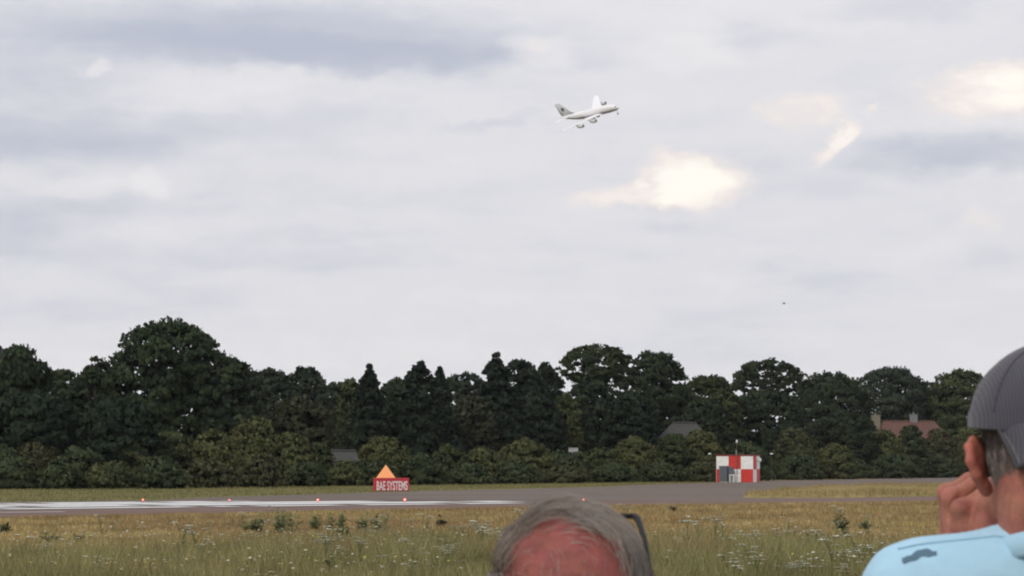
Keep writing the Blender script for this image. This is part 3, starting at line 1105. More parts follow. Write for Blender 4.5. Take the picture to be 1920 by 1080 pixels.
house('brick_house', 1640, 1768, 790, 822, hedge_y(1700) + 26, 9.0, M_roofred, M_brickw, 'house with a red-brown tiled roof and pale chimney behind the hedge', 0.05,
      chim=((1713, 774, 13, M_pot), (1641, 775, 16, M_cream)), hip=1.2)
house('grey_house', 1228, 1338, 793, 832, hedge_y(1290) + 22, 9.0, M_roofgrey, M_cream, 'house with a grey slate roof half hidden behind the bushes', -0.12, hip=2.0)
house('garden_shed', 620, 668, 846, 864, hedge_y(645) + 7.5, 3.6, M_roofgrey, M_brickw, 'low dark grey roofed shed in the hedge left of the orange triangle', 0.2, cat='shed')
house('white_shed', 1066, 1084, 842.5, 846, hedge_y(1075) + 9.5, 3.0, M_shedw, M_shedw, 'small white shed peeping through the hedge above the balding head', 0.0, cat='shed')

# ------------------------------------------------------------------ checkered hut with its mast and cabinets
M_red = mat_plain('hut_red', c3(.56, .040, .030), 0.5, var=0.10, scale=2.0)
M_white = mat_plain('hut_white', c3(.80, .80, .77), 0.5, var=0.10, scale=3.0)
M_darkred = mat_plain('hut_trim', c3(.22, .03, .03), 0.6, var=0.15, scale=4)
M_greycab = mat_plain('grey_cabinet', c3(.10, .115, .13), 0.5, var=0.12, scale=3)
M_galv = mat_plain('galvanised', c3(.42, .43, .43), 0.45, 0.3, var=0.12, scale=5)
M_mast = mat_plain('brown_mast', c3(.12, .085, .06), 0.7, var=0.15, scale=4)
M_lampw = mat_plain('white_lamp', c3(.78, .80, .78), 0.35, var=0.04)
HW, HD, HH = 3.93, 3.0, 2.72
hb = ground_at(1386, 904.6)
hut = empty('checkered_hut', (hb[0], hb[1] + 1.3, 0.02), rad(-18))
MB().box((-HW / 2 + .03, -HD / 2 + .03, 0), (HW / 2 - .03, HD / 2 - .03, HH)).build('wall', M_darkred, hut)
MB().box((-HW / 2 - .06, -HD / 2 - .06, HH + .003), (HW / 2 + .06, HD / 2 + .06, HH + .13)).build('roof', M_darkred, hut, bevel=0.02)
pw, ph, pt = HW / 3, HH / 2, .05


def panel_mesh(wd):
    return MB().box((-wd / 2 + .006, -pt, -ph / 2 + .006), (wd / 2 - .006, 0, ph / 2 - .006)).mesh('panel', bevel=.008)


pf, ps = panel_mesh(pw), panel_mesh(HD / 2)
pm = {}
for nm, src in (('f', pf), ('s', ps)):
    for cn_, mt in (('w', M_white), ('r', M_red)):
        mm = src.copy()
        mm.materials.append(mt)
        pm[nm + cn_] = mm
for fb in (-1, 1):
    for i in range(3):
        for j in range(2):
            wcol = 'w' if (i + j) % 2 == 1 else 'r'
            o = link('panel', pm['f' + wcol], None, hut, ((i - 1) * pw, fb * (HD / 2 - .02), ph * (j + .5)))
            if fb > 0:
                o.rotation_euler = (0, 0, math.pi)
for sx in (-1, 1):
    for i in range(2):
        for j in range(2):
            wcol = 'r' if (i + j) % 2 == 1 else 'w'
            o = link('panel', pm['s' + wcol], None, hut, (sx * (HW / 2 - .02), (i - .5) * HD / 2, ph * (j + .5)))
            o.rotation_euler = (0, 0, sx * math.pi / 2)
# vent pipe on the roof and a white floodlight on the right rear corner
MB().tube([(.12, -HD / 2 + .2, HH + .1), (.12, -HD / 2 + .2, HH + .62)], [.05, .05], 8).build('vent_pipe', M_galv, hut)
fl = MB()
fl.box((HW / 2 + .03, .45, HH - .55), (HW / 2 + .32, 1.0, HH - .2))
fl.build('floodlight', M_lampw, hut, bevel=.04)
# a pale door on the front
dr = MB().box((-.62 + .55, -HD / 2 - .075, .04), (.62, -HD / 2 - .036, 1.33)).build('door', M_white, hut, bevel=.006)
MB().tube([(.02, -HD / 2 - .12, .9), (.02, -HD / 2 - .076, .9)], [.03, .03], 8).build('handle', M_galv, dr)
tag(hut, 'red and white checkered equipment hut beside the runway', 'hut')

hx, hy = hut.location.x, hut.location.y


def hut_local(x_, y_, z_):
    c_, s_ = math.cos(rad(-18)), math.sin(rad(-18))
    return (hx + c_ * x_ - s_ * y_, hy + s_ * x_ + c_ * y_, z_)


q = hut_local(.30, -HD / 2 - .28, .02)
mast = empty('lamp_mast', q)
MB().tube([(0, 0, 0), (0, 0, 4.1)], [.045, .03], 8).build('pole', M_mast, mast)
MB().box((-.16, -.16, 0), (.16, .16, .04)).build('base_plate', M_galv, mast)
MB().lathe([(.02, 4.05), (.07, 4.1), (.10, 4.22), (.09, 4.34), (.03, 4.42)], 'z', 12).build('lamp', M_lampw, mast, smooth=True)
tag(mast, 'tall thin brown mast with a white lamp before the checkered hut', 'mast')
for (px, label) in ((1331, 'thin pole with a small white lamp left of the checkered hut'), (1447, 'thin pole with a small white lamp right of the checkered hut')):
    p = at(px, 900, hy + 1.0)
    zt = at(px, 851, hy + 1.0)[2]
    e = empty('lamp_pole', (p[0], hy + 1.0, 0))
    MB().tube([(0, 0, 0), (0, 0, zt - .06)], [.022, .018], 6).build('pole', M_mast, e)
    MB().lathe([(.03, -.16), (.07, -.12), (.07, .12), (.03, .16)], 'x', 10, (0, 0, zt)).build('lamp', M_lampw, e, smooth=True)
    tag(e, label, 'lamp')
q = hut_local(-1.0, -HD / 2 - .75, .02)
cab = empty('equipment_cabinet', q, rad(-18))
MB().box((-.42, -.28, .08), (.42, .28, 1.62)).build('body', M_greycab, cab, bevel=.02)
MB().box((-.46, -.32, 1.622), (.46, .32, 1.70)).build('lid', M_greycab, cab, bevel=.015)
MB().box((-.40, -.26, 0), (.40, .26, .078)).build('plinth', M_galv, cab)
for s_ in (-1, 1):
    MB().box((s_ * .20 - .185, -.305, .14), (s_ * .20 + .185, -.284, 1.56)).build('door', M_greycab, cab, bevel=.006)
tag(cab, 'dark grey two-door cabinet in front of the checkered hut', 'cabinet')
q = hut_local(-.30, -HD / 2 - .55, .02)
c2 = empty('meter_box', q, rad(-18))
MB().box((-.26, -.18, .72), (.26, .18, 1.60)).build('body', M_greycab, c2, bevel=.015)
for s_ in (-1, 1):
    MB().box((s_ * .22 - .03, -.03, 0), (s_ * .22 + .03, .03, .718)).build('leg', M_galv, c2)
tag(c2, 'dark grey box on legs between the cabinet and the white door', 'cabinet')
q = hut_local(.12, -HD / 2 - 1.0, .02)
fr = empty('white_stand', q, rad(-18))
for s_ in (-1, 0, 1):
    MB().box((s_ * .42 - .035, -.035, 0), (s_ * .42 + .035, .035, .72)).build('leg', M_white, fr)
MB().box((-.48, -.05, .722), (.48, .05, .80)).build('rail', M_white, fr)
tag(fr, 'low white three-legged stand in front of the hut door', 'stand')

# red runway lamps
M_lens = mat_plain('red_lens', c3(.7, .05, .03), 0.2, emit=c3(1.0, .10, .06), estr=2.2)
M_core = mat_plain('lamp_core', c3(.9, .5, .4), 0.2, emit=c3(1.0, .62, .5), estr=2.5)
M_lampbase = mat_plain('lamp_base', c3(.16, .10, .08), 0.6)


def red_lamp(px, py, s, label):
    p = ground_at(px, py)
    e = empty('runway_lamp', (p[0], p[1], .02))
    s *= .52
    e.scale = (s, s, s)
    MB().lathe([(.14, 0), (.14, .03), (.06, .05), (.05, .16)], 'z', 12).build('base', M_lampbase, e, smooth=True)
    MB().lathe([(.07, .162), (.115, .20), (.115, .27), (.07, .335), (.02, .36)], 'z', 14).build('lens', M_lens, e, smooth=True)
    MB().lathe([(.02, -.02), (.05, -.008), (.05, .008), (.02, .02)], 'y', 12, (0, -.118, .25)).build('bulb', M_core, e, smooth=True)
    tag(e, label, 'lamp', 'red lamps along the end of the runway')


red_lamp(268, 942, .80, 'leftmost red runway lamp')
red_lamp(430, 941.5, .62, 'second red runway lamp from the left, faintest of the row')
red_lamp(596, 942.5, .85, 'third red runway lamp from the left')
red_lamp(759, 943, 1.0, 'red runway lamp just below the red sign')
red_lamp(1094, 943.5, 1.0, 'red runway lamp right above the balding head')
red_lamp(1372, 899.5, 1.0, 'red lamp low in front of the grey cabinet by the hut')

# ------------------------------------------------------------------ sign with orange triangle
M_signred = mat_plain('sign_red', c3(.46, .028, .045), 0.5, var=0.08, scale=2)
M_orange = mat_plain('fluorescent_orange', c3(1.0, .40, .16), 0.6, var=0.03, scale=2)
M_letter = mat_plain('letter_white', c3(.72, .68, .66), 0.6, var=0.06, scale=2)
sb = ground_at(733, 922.5)
ss = sb[1] / FPX
sg = empty('runway_sign', (sb[0], sb[1] + .3, .02), rad(8))
SW, SH = 66 * ss, 25.5 * ss
MB().box((-SW / 2, -.30, .06), (SW / 2, .30, SH)).build('board', M_signred, sg, bevel=.02)
for s_ in (-.8, 0, .8):
    MB().box((s_ * SW / 2 - .05, -.2, 0), (s_ * SW / 2 + .05, .2, .058)).build('foot', M_galv, sg)
cu = bpy.data.curves.new('lettering', 'FONT')
cu.body = 'BAE SYSTEMS'
cu.align_x = 'CENTER'
cu.size = 1.0
cu.extrude = .01
cu.offset = .018
to = bpy.data.objects.new('lettering_curve', cu)
COL.objects.link(to)
dg = bpy.context.evaluated_depsgraph_get()
tm = bpy.data.meshes.new_from_object(to.evaluated_get(dg))
bpy.data.objects.remove(to)
co = np.array([v.co[:] for v in tm.vertices])
wid = co[:, 0].max() - co[:, 0].min()
hgt = co[:, 1].max() - co[:, 1].min()
mx_, my_ = (co[:, 0].max() + co[:, 0].min()) / 2, co[:, 1].min()
tm.transform(Matrix.Translation((0, -.305, 0)) @ Matrix.Rotation(math.pi / 2, 4, 'X') @ Matrix.Diagonal((SW * .88 / wid, SH * .68 / hgt, .6, 1)) @ Matrix.Translation((-mx_, -my_, 0)))
tm.transform(Matrix.Translation((SW * .015, 0, SH * .10)))
tm.materials.clear()
tm.name = 'lettering'
link('lettering', tm, M_letter, sg)
tx0, tx1, tz1 = -SW / 2 + 5.5 * ss, -SW / 2 + 40.5 * ss, SH + 25 * ss
txm = (tx0 + tx1) / 2
tr = MB()
tr.add([(tx0, -.29, SH + .004), (tx1, -.29, SH + .004), (tx1, .29, SH + .004), (tx0, .29, SH + .004), (txm, 0.0, tz1)], [(3, 2, 1, 0), (0, 1, 4), (1, 2, 4), (2, 3, 4), (3, 0, 4)])
tr.build('orange_marker', M_orange, sg, bevel=.012)
tag(sg, 'red runway sign with white letters and an orange triangle on top', 'sign')

# ------------------------------------------------------------------ airliner
M_airw = mat_plain('aircraft_white', c3(.85, .85, .86), 0.25, var=0.02, scale=.2, spec=0.5)
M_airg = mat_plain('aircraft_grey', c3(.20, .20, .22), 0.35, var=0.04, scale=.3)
M_fin = mat_plain('fin_grey', c3(.60, .61, .62), 0.35, var=0.05, scale=.2)
M_emb = mat_plain('fin_emblem', c3(.07, .07, .085), 0.4)
M_dark = mat_plain('dark_metal', c3(.02, .02, .022), 0.4)
M_tyre = mat_plain('tyre', c3(.02, .02, .02), 0.8)
M_eng = mat_plain('engine_cowl', c3(.62, .62, .64), 0.3, var=0.03)
M_cwin = mat_plain('cockpit_glass', c3(.02, .022, .028), 0.12)
plane = empty('airliner')
AH, AP, AB, AD = .66147, .11154, .585, 2708.95
fwv = Vector((math.cos(AP) * math.cos(AH), -math.cos(AP) * math.sin(AH), math.sin(AP)))
lf = Vector((0, 0, 1)).cross(fwv).normalized()
upv = fwv.cross(lf)
lf2 = lf * math.cos(AB) + upv * math.sin(AB)
up2 = upv * math.cos(AB) - lf * math.sin(AB)
RM = Matrix((fwv, lf2, up2)).transposed()
O = Vector(CP + ray(1106.55, 212.29) * AD)
plane.matrix_world = Matrix.Translation(O + RM @ Vector((36, 0, 0))) @ RM.to_4x4()
stn = [(0, .08, .08, -1.3), (-.5, .75, .75, -1.25), (-1.5, 1.45, 1.5, -1.1), (-3.2, 2.15, 2.4, -.75), (-6, 2.9, 3.3, -.30), (-10, 3.42, 4.0, -.05), (-14, 3.57, 4.2, 0), (-30, 3.57, 4.2, 0), (-46, 3.57, 4.2, 0),
       (-52, 3.35, 3.8, .35), (-58, 2.75, 3.05, .95), (-64, 1.95, 2.1, 1.7), (-69, 1.05, 1.1, 2.35), (-72.4, .3, .35, 2.7)]
fm = MB()
SEG = 28
V = []
for (x_, hw_, hh_, zc) in stn:
    for k in range(SEG):
        a = 2 * math.pi * k / SEG
        V.append((x_, hw_ * math.sin(a), zc + hh_ * math.cos(a)))
F = []
for i in range(len(stn) - 1):
    for k in range(SEG):
        k2 = (k + 1) % SEG
        F.append((i * SEG + k, i * SEG + k2, (i + 1) * SEG + k2, (i + 1) * SEG + k))
F += [tuple(range(SEG)), tuple((len(stn) - 1) * SEG + k for k in range(SEG - 1, -1, -1))]
fus = fm.add(V, F).build('fuselage', M_airw, plane, smooth=True)
# underside shade painted as a grey shell just proud of the lower third
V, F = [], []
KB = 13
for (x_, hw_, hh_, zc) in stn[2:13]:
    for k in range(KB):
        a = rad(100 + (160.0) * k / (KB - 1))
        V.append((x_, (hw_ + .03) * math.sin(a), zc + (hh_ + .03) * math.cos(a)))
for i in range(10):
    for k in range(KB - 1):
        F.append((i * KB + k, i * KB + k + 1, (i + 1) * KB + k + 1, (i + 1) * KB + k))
MB().add(V, F).build('belly_shade', M_airg, plane, smooth=True)
for s_ in (-1, 1):
    MB().add([(-2.3, s_ * 1.30, .55), (-3.6, s_ * 2.05, .75), (-3.9, s_ * 1.75, 1.65), (-2.7, s_ * .95, 1.35), (-2.3, s_ * 1.40, .58), (-3.6, s_ * 2.15, .78), (-3.9, s_ * 1.85, 1.70), (-2.7, s_ * 1.05, 1.42)],
             [(0, 1, 2, 3), (7, 6, 5, 4), (0, 4, 5, 1), (1, 5, 6, 2), (2, 6, 7, 3), (3, 7, 4, 0)]).build('cockpit_window', M_cwin, plane)


def wing_mesh(secs):
    """sections: (leading edge x, y, z, chord, thickness)"""
    prof = [(0, 0), (.05, .55), (.2, .95), (.4, 1.0), (.7, .55), (1.0, .03), (.7, -.3), (.4, -.62), (.2, -.68), (.05, -.42)]
    m = MB()
    n_ = len(prof)
    V = [(x_ - c * u_, y_, z_ + t_ * .5 * v_) for (x_, y_, z_, c, t_) in secs for (u_, v_) in prof]
    F = []
    for i in range(len(secs) - 1):
        for k in range(n_):
            k2 = (k + 1) % n_
            F.append((i * n_ + k, i * n_ + k2, (i + 1) * n_ + k2, (i + 1) * n_ + k))
    F += [tuple(range(n_)), tuple((len(secs) - 1) * n_ + k for k in range(n_ - 1, -1, -1))]
    return m.add(V, F)


def fix_normals(o):
    bm_ = bmesh.new()
    bm_.from_mesh(o.data)
    bmesh.ops.recalc_face_normals(bm_, faces=bm_.faces[:])
    bm_.to_mesh(o.data)
    bm_.free()


for s_ in (1, -1):
    wg = wing_mesh([(-18.5, s_ * 1.5, -2.7, 23.5, 2.9), (-21.5, s_ * 4.5, -2.4, 20, 2.5), (-28.5, s_ * 13, -1.1, 13.2, 1.5), (-37.5, s_ * 26, .8, 9.4, 1.0), (-46.5, s_ * 39.8, 2.7, 5.2, .5)]).build('wing', M_airw, plane)
    fix_normals(wg)
    st_ = wing_mesh([(-59.5, s_ * 1.0, 2.2, 9.8, 1.0), (-69.2, s_ * 15.2, 3.8, 3.8, .35)]).build('tailplane', M_airw, plane)
    fix_normals(st_)
    for (xe, ye, ze_) in ((-22.2, 14.9, -3.9), (-31.5, 25.7, -2.2)):
        en = MB().lathe([(1.45, -.4), (1.62, 0), (1.80, -.6), (1.90, -2), (1.82, -3.6), (1.5, -5.2), (1.25, -5.8)][1:], 'x', 20, (xe, s_ * ye, ze_)).build('engine', M_eng, plane, smooth=True)
        fix_normals(en)
        MB().lathe([(1.50, .03), (1.50, -.01)], 'x', 20, (xe, s_ * ye, ze_)).build('intake', M_dark, en)
        MB().lathe([(1.2, -5.75), (.75, -7.0), (.2, -8.0)], 'x', 14, (xe, s_ * ye, ze_)).build('exhaust', M_dark, en, smooth=True)
        MB().add([(xe - 1.2, s_ * ye - .25, ze_ + 1.7), (xe - 7.5, s_ * ye - .25, ze_ + 1.3), (xe - 10, s_ * ye - .25, ze_ + 2.9), (xe - 6, s_ * ye - .25, ze_ + 2.9),
                  (xe - 1.2, s_ * ye + .25, ze_ + 1.7), (xe - 7.5, s_ * ye + .25, ze_ + 1.3), (xe - 10, s_ * ye + .25, ze_ + 2.9), (xe - 6, s_ * ye + .25, ze_ + 2.9)],
                 [(0, 1, 2, 3), (7, 6, 5, 4), (0, 4, 5, 1), (1, 5, 6, 2), (2, 6, 7, 3), (3, 7, 4, 0)]).build('pylon', M_airw, en)
# fin
fn = MB()
prof = [(0, 0), (.08, .6), (.35, 1.0), (.7, .6), (1.0, .02), (.7, -.6), (.35, -1.0), (.08, -.6)]
secs = [(-52.5, 3.6, 17.5, .9), (-57.0, 6.5, 14.0, .75), (-66.3, 17.9, 6.2, .35)]
V = [(x_ - c * u_, t_ * .5 * v_, z_) for (x_, z_, c, t_) in secs for (u_, v_) in prof]
F = []
for i in range(2):
    for k in range(8):
        k2 = (k + 1) % 8
        F.append((i * 8 + k, i * 8 + k2, (i + 1) * 8 + k2, (i + 1) * 8 + k))
F += [tuple(range(8)), tuple(16 + k for k in range(7, -1, -1))]
fin = fn.add(V, F).build('fin', M_fin, plane, smooth=True)
fix_normals(fin)
for s_ in (-1, 1):
    MB().lathe([(1.9, -.02), (2.0, 0.0), (1.9, .02)], 'y', 18, (-65.5, s_ * .36, 10.8)).build('emblem', M_emb, fin)


def wheel(x_, y_, z_, r_, parent):
    MB().lathe([(r_ * .5, -.25), (r_ * .95, -.22), (r_, 0), (r_ * .95, .22), (r_ * .5, .25)], 'y', 14, (x_, y_, z_)).build('wheel', M_tyre, parent, smooth=True)


ng = MB().tube([(-5.2, 0, -3.2), (-4.7, 0, -7.4)], [.22, .18], 8).build('nose_gear', M_airg, plane)
for s_ in (-1, 1):
    wheel(-4.7, s_ * .5, -7.5, .66, ng)
for (x_, y_) in ((-33, 6.2), (-33, -6.2), (-36.5, 2.6), (-36.5, -2.6)):
    mg = MB().tube([(x_, y_ * .92, -3.0), (x_, y_, -7.6)], [.32, .26], 8).build('main_gear', M_airg, plane)
    for dx in (-.9, .9):
        for dy in (-.6, .6):
            wheel(x_ + dx, y_ + dy, -7.7, .7, mg)
tag(plane, 'large white four-engined airliner climbing and banking in the cloudy sky', 'airplane')

# a lone bird far off above the trees
M_bird = mat_plain('bird_dark', c3(.05, .05, .055), 0.8)
bp_ = at(1470, 569, 260)
bird = empty('bird', bp_)
MB().lathe([(.01, -.16), (.045, -.09), (.055, 0), (.035, .10), (.01, .17)], 'x', 10).build('body', M_bird, bird, smooth=True)
for s_ in (-1, 1):
    MB().add([(.06, s_ * .03, .01), (-.06, s_ * .03, .01), (-.05, s_ * .22, .09), (.03, s_ * .24, .10), (-.05, s_ * .42, .05), (-.01, s_ * .40, .06), (.06, s_ * .03, .025), (-.06, s_ * .03, .025), (-.05, s_ * .22, .10), (.03, s_ * .24, .11)],
             [(0, 1, 2, 3), (3, 2, 4, 5), (6, 9, 8, 7), (9, 5, 4, 8), (0, 3, 9, 6), (1, 7, 8, 2)]).build('wing', M_bird, bird)
tag(bird, 'tiny dark bird flying high above the wood at right', 'bird')


# ------------------------------------------------------------------ people
class Field:
    """smoothly blended solid on a rectilinear grid, turned into one continuous surface"""

    def __init__(self, xs, ys, zs):
        self.ax = [np.asarray(a, dtype=np.float32) for a in (xs, ys, zs)]
        self.F = np.full([len(a) for a in self.ax], 0.08, dtype=np.float32)

    def sub(self, lo, hi, pad):
        sl = []
        for a, l, h_ in zip(self.ax, lo, hi):
            i0 = max(0, np.searchsorted(a, l - pad) - 1)
            i1 = min(len(a), np.searchsorted(a, h_ + pad) + 1)
            sl.append(slice(i0, i1))
        X = self.ax[0][sl[0]][:, None, None]
        Y = self.ax[1][sl[1]][None, :, None]
        Z = self.ax[2][sl[2]][None, None, :]
        return tuple(sl), X, Y, Z

    def blend(self, sl, d, k, cut=False):
        if any(q.stop <= q.start for q in sl):
            return
        f = self.F[sl]
        if cut:
            h_ = np.clip(.5 - .5 * (f + d) / k, 0, 1)
            self.F[sl] = f * (1 - h_) - d * h_ + k * h_ * (1 - h_)
        else:
            h_ = np.clip(.5 + .5 * (d - f) / k, 0, 1)
            self.F[sl] = d * (1 - h_) + f * h_ - k * h_ * (1 - h_)

    def cap(self, a, b, ra, rb_, k=.01):
        a, b = np.array(a, float), np.array(b, float)
        r_ = max(ra, rb_)
        sl, X, Y, Z = self.sub(np.minimum(a, b) - r_, np.maximum(a, b) + r_, .05 + k)
        ba = b - a
        t = np.clip(((X - a[0]) * ba[0] + (Y - a[1]) * ba[1] + (Z - a[2]) * ba[2]) / max(ba @ ba, 1e-9), 0, 1)
        d = np.sqrt((X - a[0] - ba[0] * t) ** 2 + (Y - a[1] - ba[1] * t) ** 2 + (Z - a[2] - ba[2] * t) ** 2) - (ra + (rb_ - ra) * t)
        self.blend(sl, d, k)

    def ell(self, c, r_, k=.02, R=None, cut=False):
        c, r_ = np.array(c, float), np.array(r_, float)
        m = r_.max()
        ext = r_ if R is None else np.array([m, m, m])
        sl, X, Y, Z = self.sub(c - ext, c + ext, .05 + k)
        X, Y, Z = X - c[0], Y - c[1], Z - c[2]
        if R is not None:
            X, Y, Z = (R[0][i] * X + R[1][i] * Y + R[2][i] * Z for i in range(3))
        k0 = np.sqrt((X / r_[0]) ** 2 + (Y / r_[1]) ** 2 + (Z / r_[2]) ** 2)
        k1 = np.sqrt((X / r_[0] ** 2) ** 2 + (Y / r_[1] ** 2) ** 2 + (Z / r_[2] ** 2) ** 2)
        d = k0 * (k0 - 1) / np.maximum(k1, 1e-6)
        self.blend(sl, d, k, cut)

    def groove(self, a, b, r_, k=.004):
        a, b = np.array(a, float), np.array(b, float)
        sl, X, Y, Z = self.sub(np.minimum(a, b) - r_, np.maximum(a, b) + r_, .02)
        ba = b - a
        t = np.clip(((X - a[0]) * ba[0] + (Y - a[1]) * ba[1] + (Z - a[2]) * ba[2]) / (ba @ ba), 0, 1)
        d = np.sqrt((X - a[0] - ba[0] * t) ** 2 + (Y - a[1] - ba[1] * t) ** 2 + (Z - a[2] - ba[2] * t) ** 2) - r_
        self.blend(sl, d, k, True)

    def mesh(self, name):
        F = self.F
        ins = F < 0
        nx, ny, nz = F.shape
        cnt = np.zeros((nx - 1, ny - 1, nz - 1), dtype=np.int8)
        for i in (0, 1):
            for j in (0, 1):
                for k in (0, 1):
                    cnt += ins[i:nx - 1 + i, j:ny - 1 + j, k:nz - 1 + k]
        act = (cnt > 0) & (cnt < 8)
        ci = np.argwhere(act)
        idm = np.full(act.shape, -1, dtype=np.int32)
        idm[act] = np.arange(len(ci))
        acc = np.zeros((len(ci), 3))
        num = np.zeros(len(ci))
        corners = [(i, j, k) for i in (0, 1) for j in (0, 1) for k in (0, 1)]
        val, pos = {}, {}
        for c in corners:
            q = ci + np.array(c)
            val[c] = F[q[:, 0], q[:, 1], q[:, 2]]
            pos[c] = np.stack([self.ax[m_][q[:, m_]] for m_ in range(3)], 1)
        for c in corners:
            for m_ in range(3):
                if c[m_] == 0:
                    e = list(c)
                    e[m_] = 1
                    e = tuple(e)
                    cr = (val[c] < 0) != (val[e] < 0)
                    t = np.where(cr, val[c] / np.where(cr, val[c] - val[e], 1), 0)
                    acc += np.where(cr[:, None], pos[c] + (pos[e] - pos[c]) * t[:, None], 0)
                    num += cr
        V = acc / num[:, None]
        faces = []
        for m_ in range(3):
            sl0 = [slice(None)] * 3
            sl1 = [slice(None)] * 3
            sl0[m_], sl1[m_] = slice(0, -1), slice(1, None)
            a_, b_ = ins[tuple(sl0)], ins[tuple(sl1)]
            e = np.argwhere(a_ != b_)
            o1, o2 = [q for q in range(3) if q != m_]
            ok = (e[:, o1] > 0) & (e[:, o2] > 0) & (e[:, o1] < F.shape[o1] - 1) & (e[:, o2] < F.shape[o2] - 1)
            e = e[ok]
            flip = a_[tuple(e.T)]
            q = []
            for d1, d2 in ((-1, -1), (0, -1), (0, 0), (-1, 0)):
                w_ = e.copy()
                w_[:, o1] += d1
                w_[:, o2] += d2
                q.append(idm[w_[:, 0], w_[:, 1], w_[:, 2]])
            q = np.stack(q, 1)
            if m_ == 1:
                flip = ~flip
            q[~flip] = q[~flip][:, ::-1]
            faces.append(q)
        Fc = np.concatenate(faces)
        # one gentle relaxation pass
        nb = np.zeros_like(V)
        nn = np.zeros(len(V))
        for i in range(4):
            a_, b_ = Fc[:, i], Fc[:, (i + 1) % 4]
            np.add.at(nb, a_, V[b_])
            np.add.at(nn, a_, 1)
        V = V * .5 + nb / np.maximum(nn, 1)[:, None] * .5
        return V, Fc


def axis(*segs):
    out = []
    for a, b, st_ in segs:
        out.append(np.arange(a, b - 1e-6, st_))
    out.append([segs[-1][1]])
    return np.concatenate(out)


def add_head(S, hc, tilt, k=.02):
    """hc = mid-ear point; returns the head frame"""
    ct, st_ = math.cos(tilt), math.sin(tilt)
    Rx = np.array([[1, 0, 0], [0, ct, -st_], [0, st_, ct]])
    L = lambda x_, y_, z_: np.array(hc) + Rx @ np.array([x_, y_, z_])
    S.ell(L(0, -.012, .034), (.077, .098, .090), k, Rx)
    S.ell(L(0, .045, .03), (.060, .052, .065), .03, Rx)
    S.ell(L(0, .045, -.045), (.057, .054, .078), .03, Rx)
    S.ell(L(0, .055, -.095), (.042, .042, .030), .03, Rx)
    S.ell(L(0, -.035, -.04), (.062, .062, .055), .03, Rx)
    for q in (-1, 1):
        S.ell(L(q * .040, .062, -.035), (.025, .028, .03), .02, Rx)
        S.ell(L(q * .032, .103, -.002), (.015, .012, .010), .01, Rx, cut=True)
        S.ell(L(q * .031, .088, -.002), (.0125, .0125, .0125), .003, Rx)
    S.cap(L(-.036, .090, .014), L(.036, .090, .014), .010, .010, .012)
    S.cap(L(0, .098, 0), L(0, .120, -.038), .008, .013, .01)
    S.ell(L(0, .108, -.043), (.017, .010, .008), .008, Rx)
    S.cap(L(-.020, .098, -.066), L(.020, .098, -.066), .006, .006, .006)
    S.cap(L(-.017, .097, -.077), L(.017, .097, -.077), .007, .007, .006)
    for q in (-1, 1):                      # ears: a cupped plate with a rolled rim and a lobe
        nx_, ny_ = q * .83, .56
        Re = np.array([[nx_, q * .56, 0], [ny_, -.83, 0], [0, 0, 1]])
        Re = Rx @ Re
        S.ell(L(q * .087, -.007, .001), (.0055, .019, .025), .006, Re)
        rim = [(.077, .010, .014), (.085, .005, .024), (.094, -.007, .0275), (.1005, -.018, .020), (.1005, -.023, .004), (.093, -.019, -.011), (.085, -.009, -.021), (.079, .000, -.027)]
        for a_, b_ in zip(rim[:-1], rim[1:]):
            S.cap(L(q * a_[0], *a_[1:]), L(q * b_[0], *b_[1:]), .0048, .0048, .005)
        S.ell(L(q * .081, -.002, -.024), (.006, .009, .009), .006, Re)
        S.ell(L(q * .092, .004, .000), (.008, .012, .014), .006, Re, cut=True)
    return Rx, L


def add_fingers(S, mcp, chains, radii):
    for base_, chain, r_ in zip(mcp, chains, radii):
        pts = [base_] + chain
        for i in range(len(pts) - 1):
            S.cap(pts[i], pts[i + 1], r_ * (1 - .10 * i), r_ * (1 - .10 * (i + 1)), .003)


def add_hanging_hand(S, q, wr):
    x_, y_, z_ = wr
    for i in range(4):
        fy = y_ - .030 + .020 * i
        m_ = (x_ + q * .004, fy + .01, z_ - .085)
        S.cap((x_, y_ - .012 + .008 * i, z_), m_, .020, .013, .012)
        l = (.036, .042, .040, .030)[3 - i]
        S.cap(m_, (x_ - q * .004, fy + .014, z_ - .085 - l), .0095, .009, .003)
        S.cap((x_ - q * .004, fy + .014, z_ - .085 - l), (x_ - q * .020, fy + .016, z_ - .085 - l * 1.75), .009, .0075, .003)
    S.cap((x_, y_ + .015, z_ - .02), (x_ - q * .012, y_ + .050, z_ - .055), .015, .012, .01)
    S.cap((x_ - q * .012, y_ + .050, z_ - .055), (x_ - q * .020, y_ + .060, z_ - .092), .011, .009, .003)


def add_legs(S, hip, g, k=.03):
    for q in (-1, 1):
        S.cap((q * .088, 0, hip), (q * .105, .015, hip * .54), .083 + g, .058 + g, k)
        S.cap((q * .105, .015, hip * .54), (q * .11, -.02, .085), .057 + g, .040 + g * 1.6, k)


def add_torso(S, hip, shz, g, k=.05):
    S.ell((0, 0, hip + .05), (.160 + g, .118 + g, .13 + g), k)
    S.ell((0, .015, hip + .20), (.158 + g, .120 + g, .18 + g), k)
    S.ell((0, .0, shz - .20), (.172 + g, .118 + g, .215 + g), k)
    S.cap((-.150, -.012, shz), (.150, -.012, shz), .047 + g, .047 + g, .04)


def skin_cols(V, base_, var_seed):
    c = np.tile(np.array(base_, float), (len(V), 1))
    nse = np.sin(V[:, 0] * 97 + 1.3 * np.sin(V[:, 2] * 71 + var_seed)) * np.sin(V[:, 1] * 83 + V[:, 2] * 59 + var_seed)
    c *= (1 + .10 * nse)[:, None] * np.array([1, 1, 1])
    c[:, 1] *= 1 - .06 * np.sin(V[:, 2] * 140 + V[:, 0] * 120)
    return c


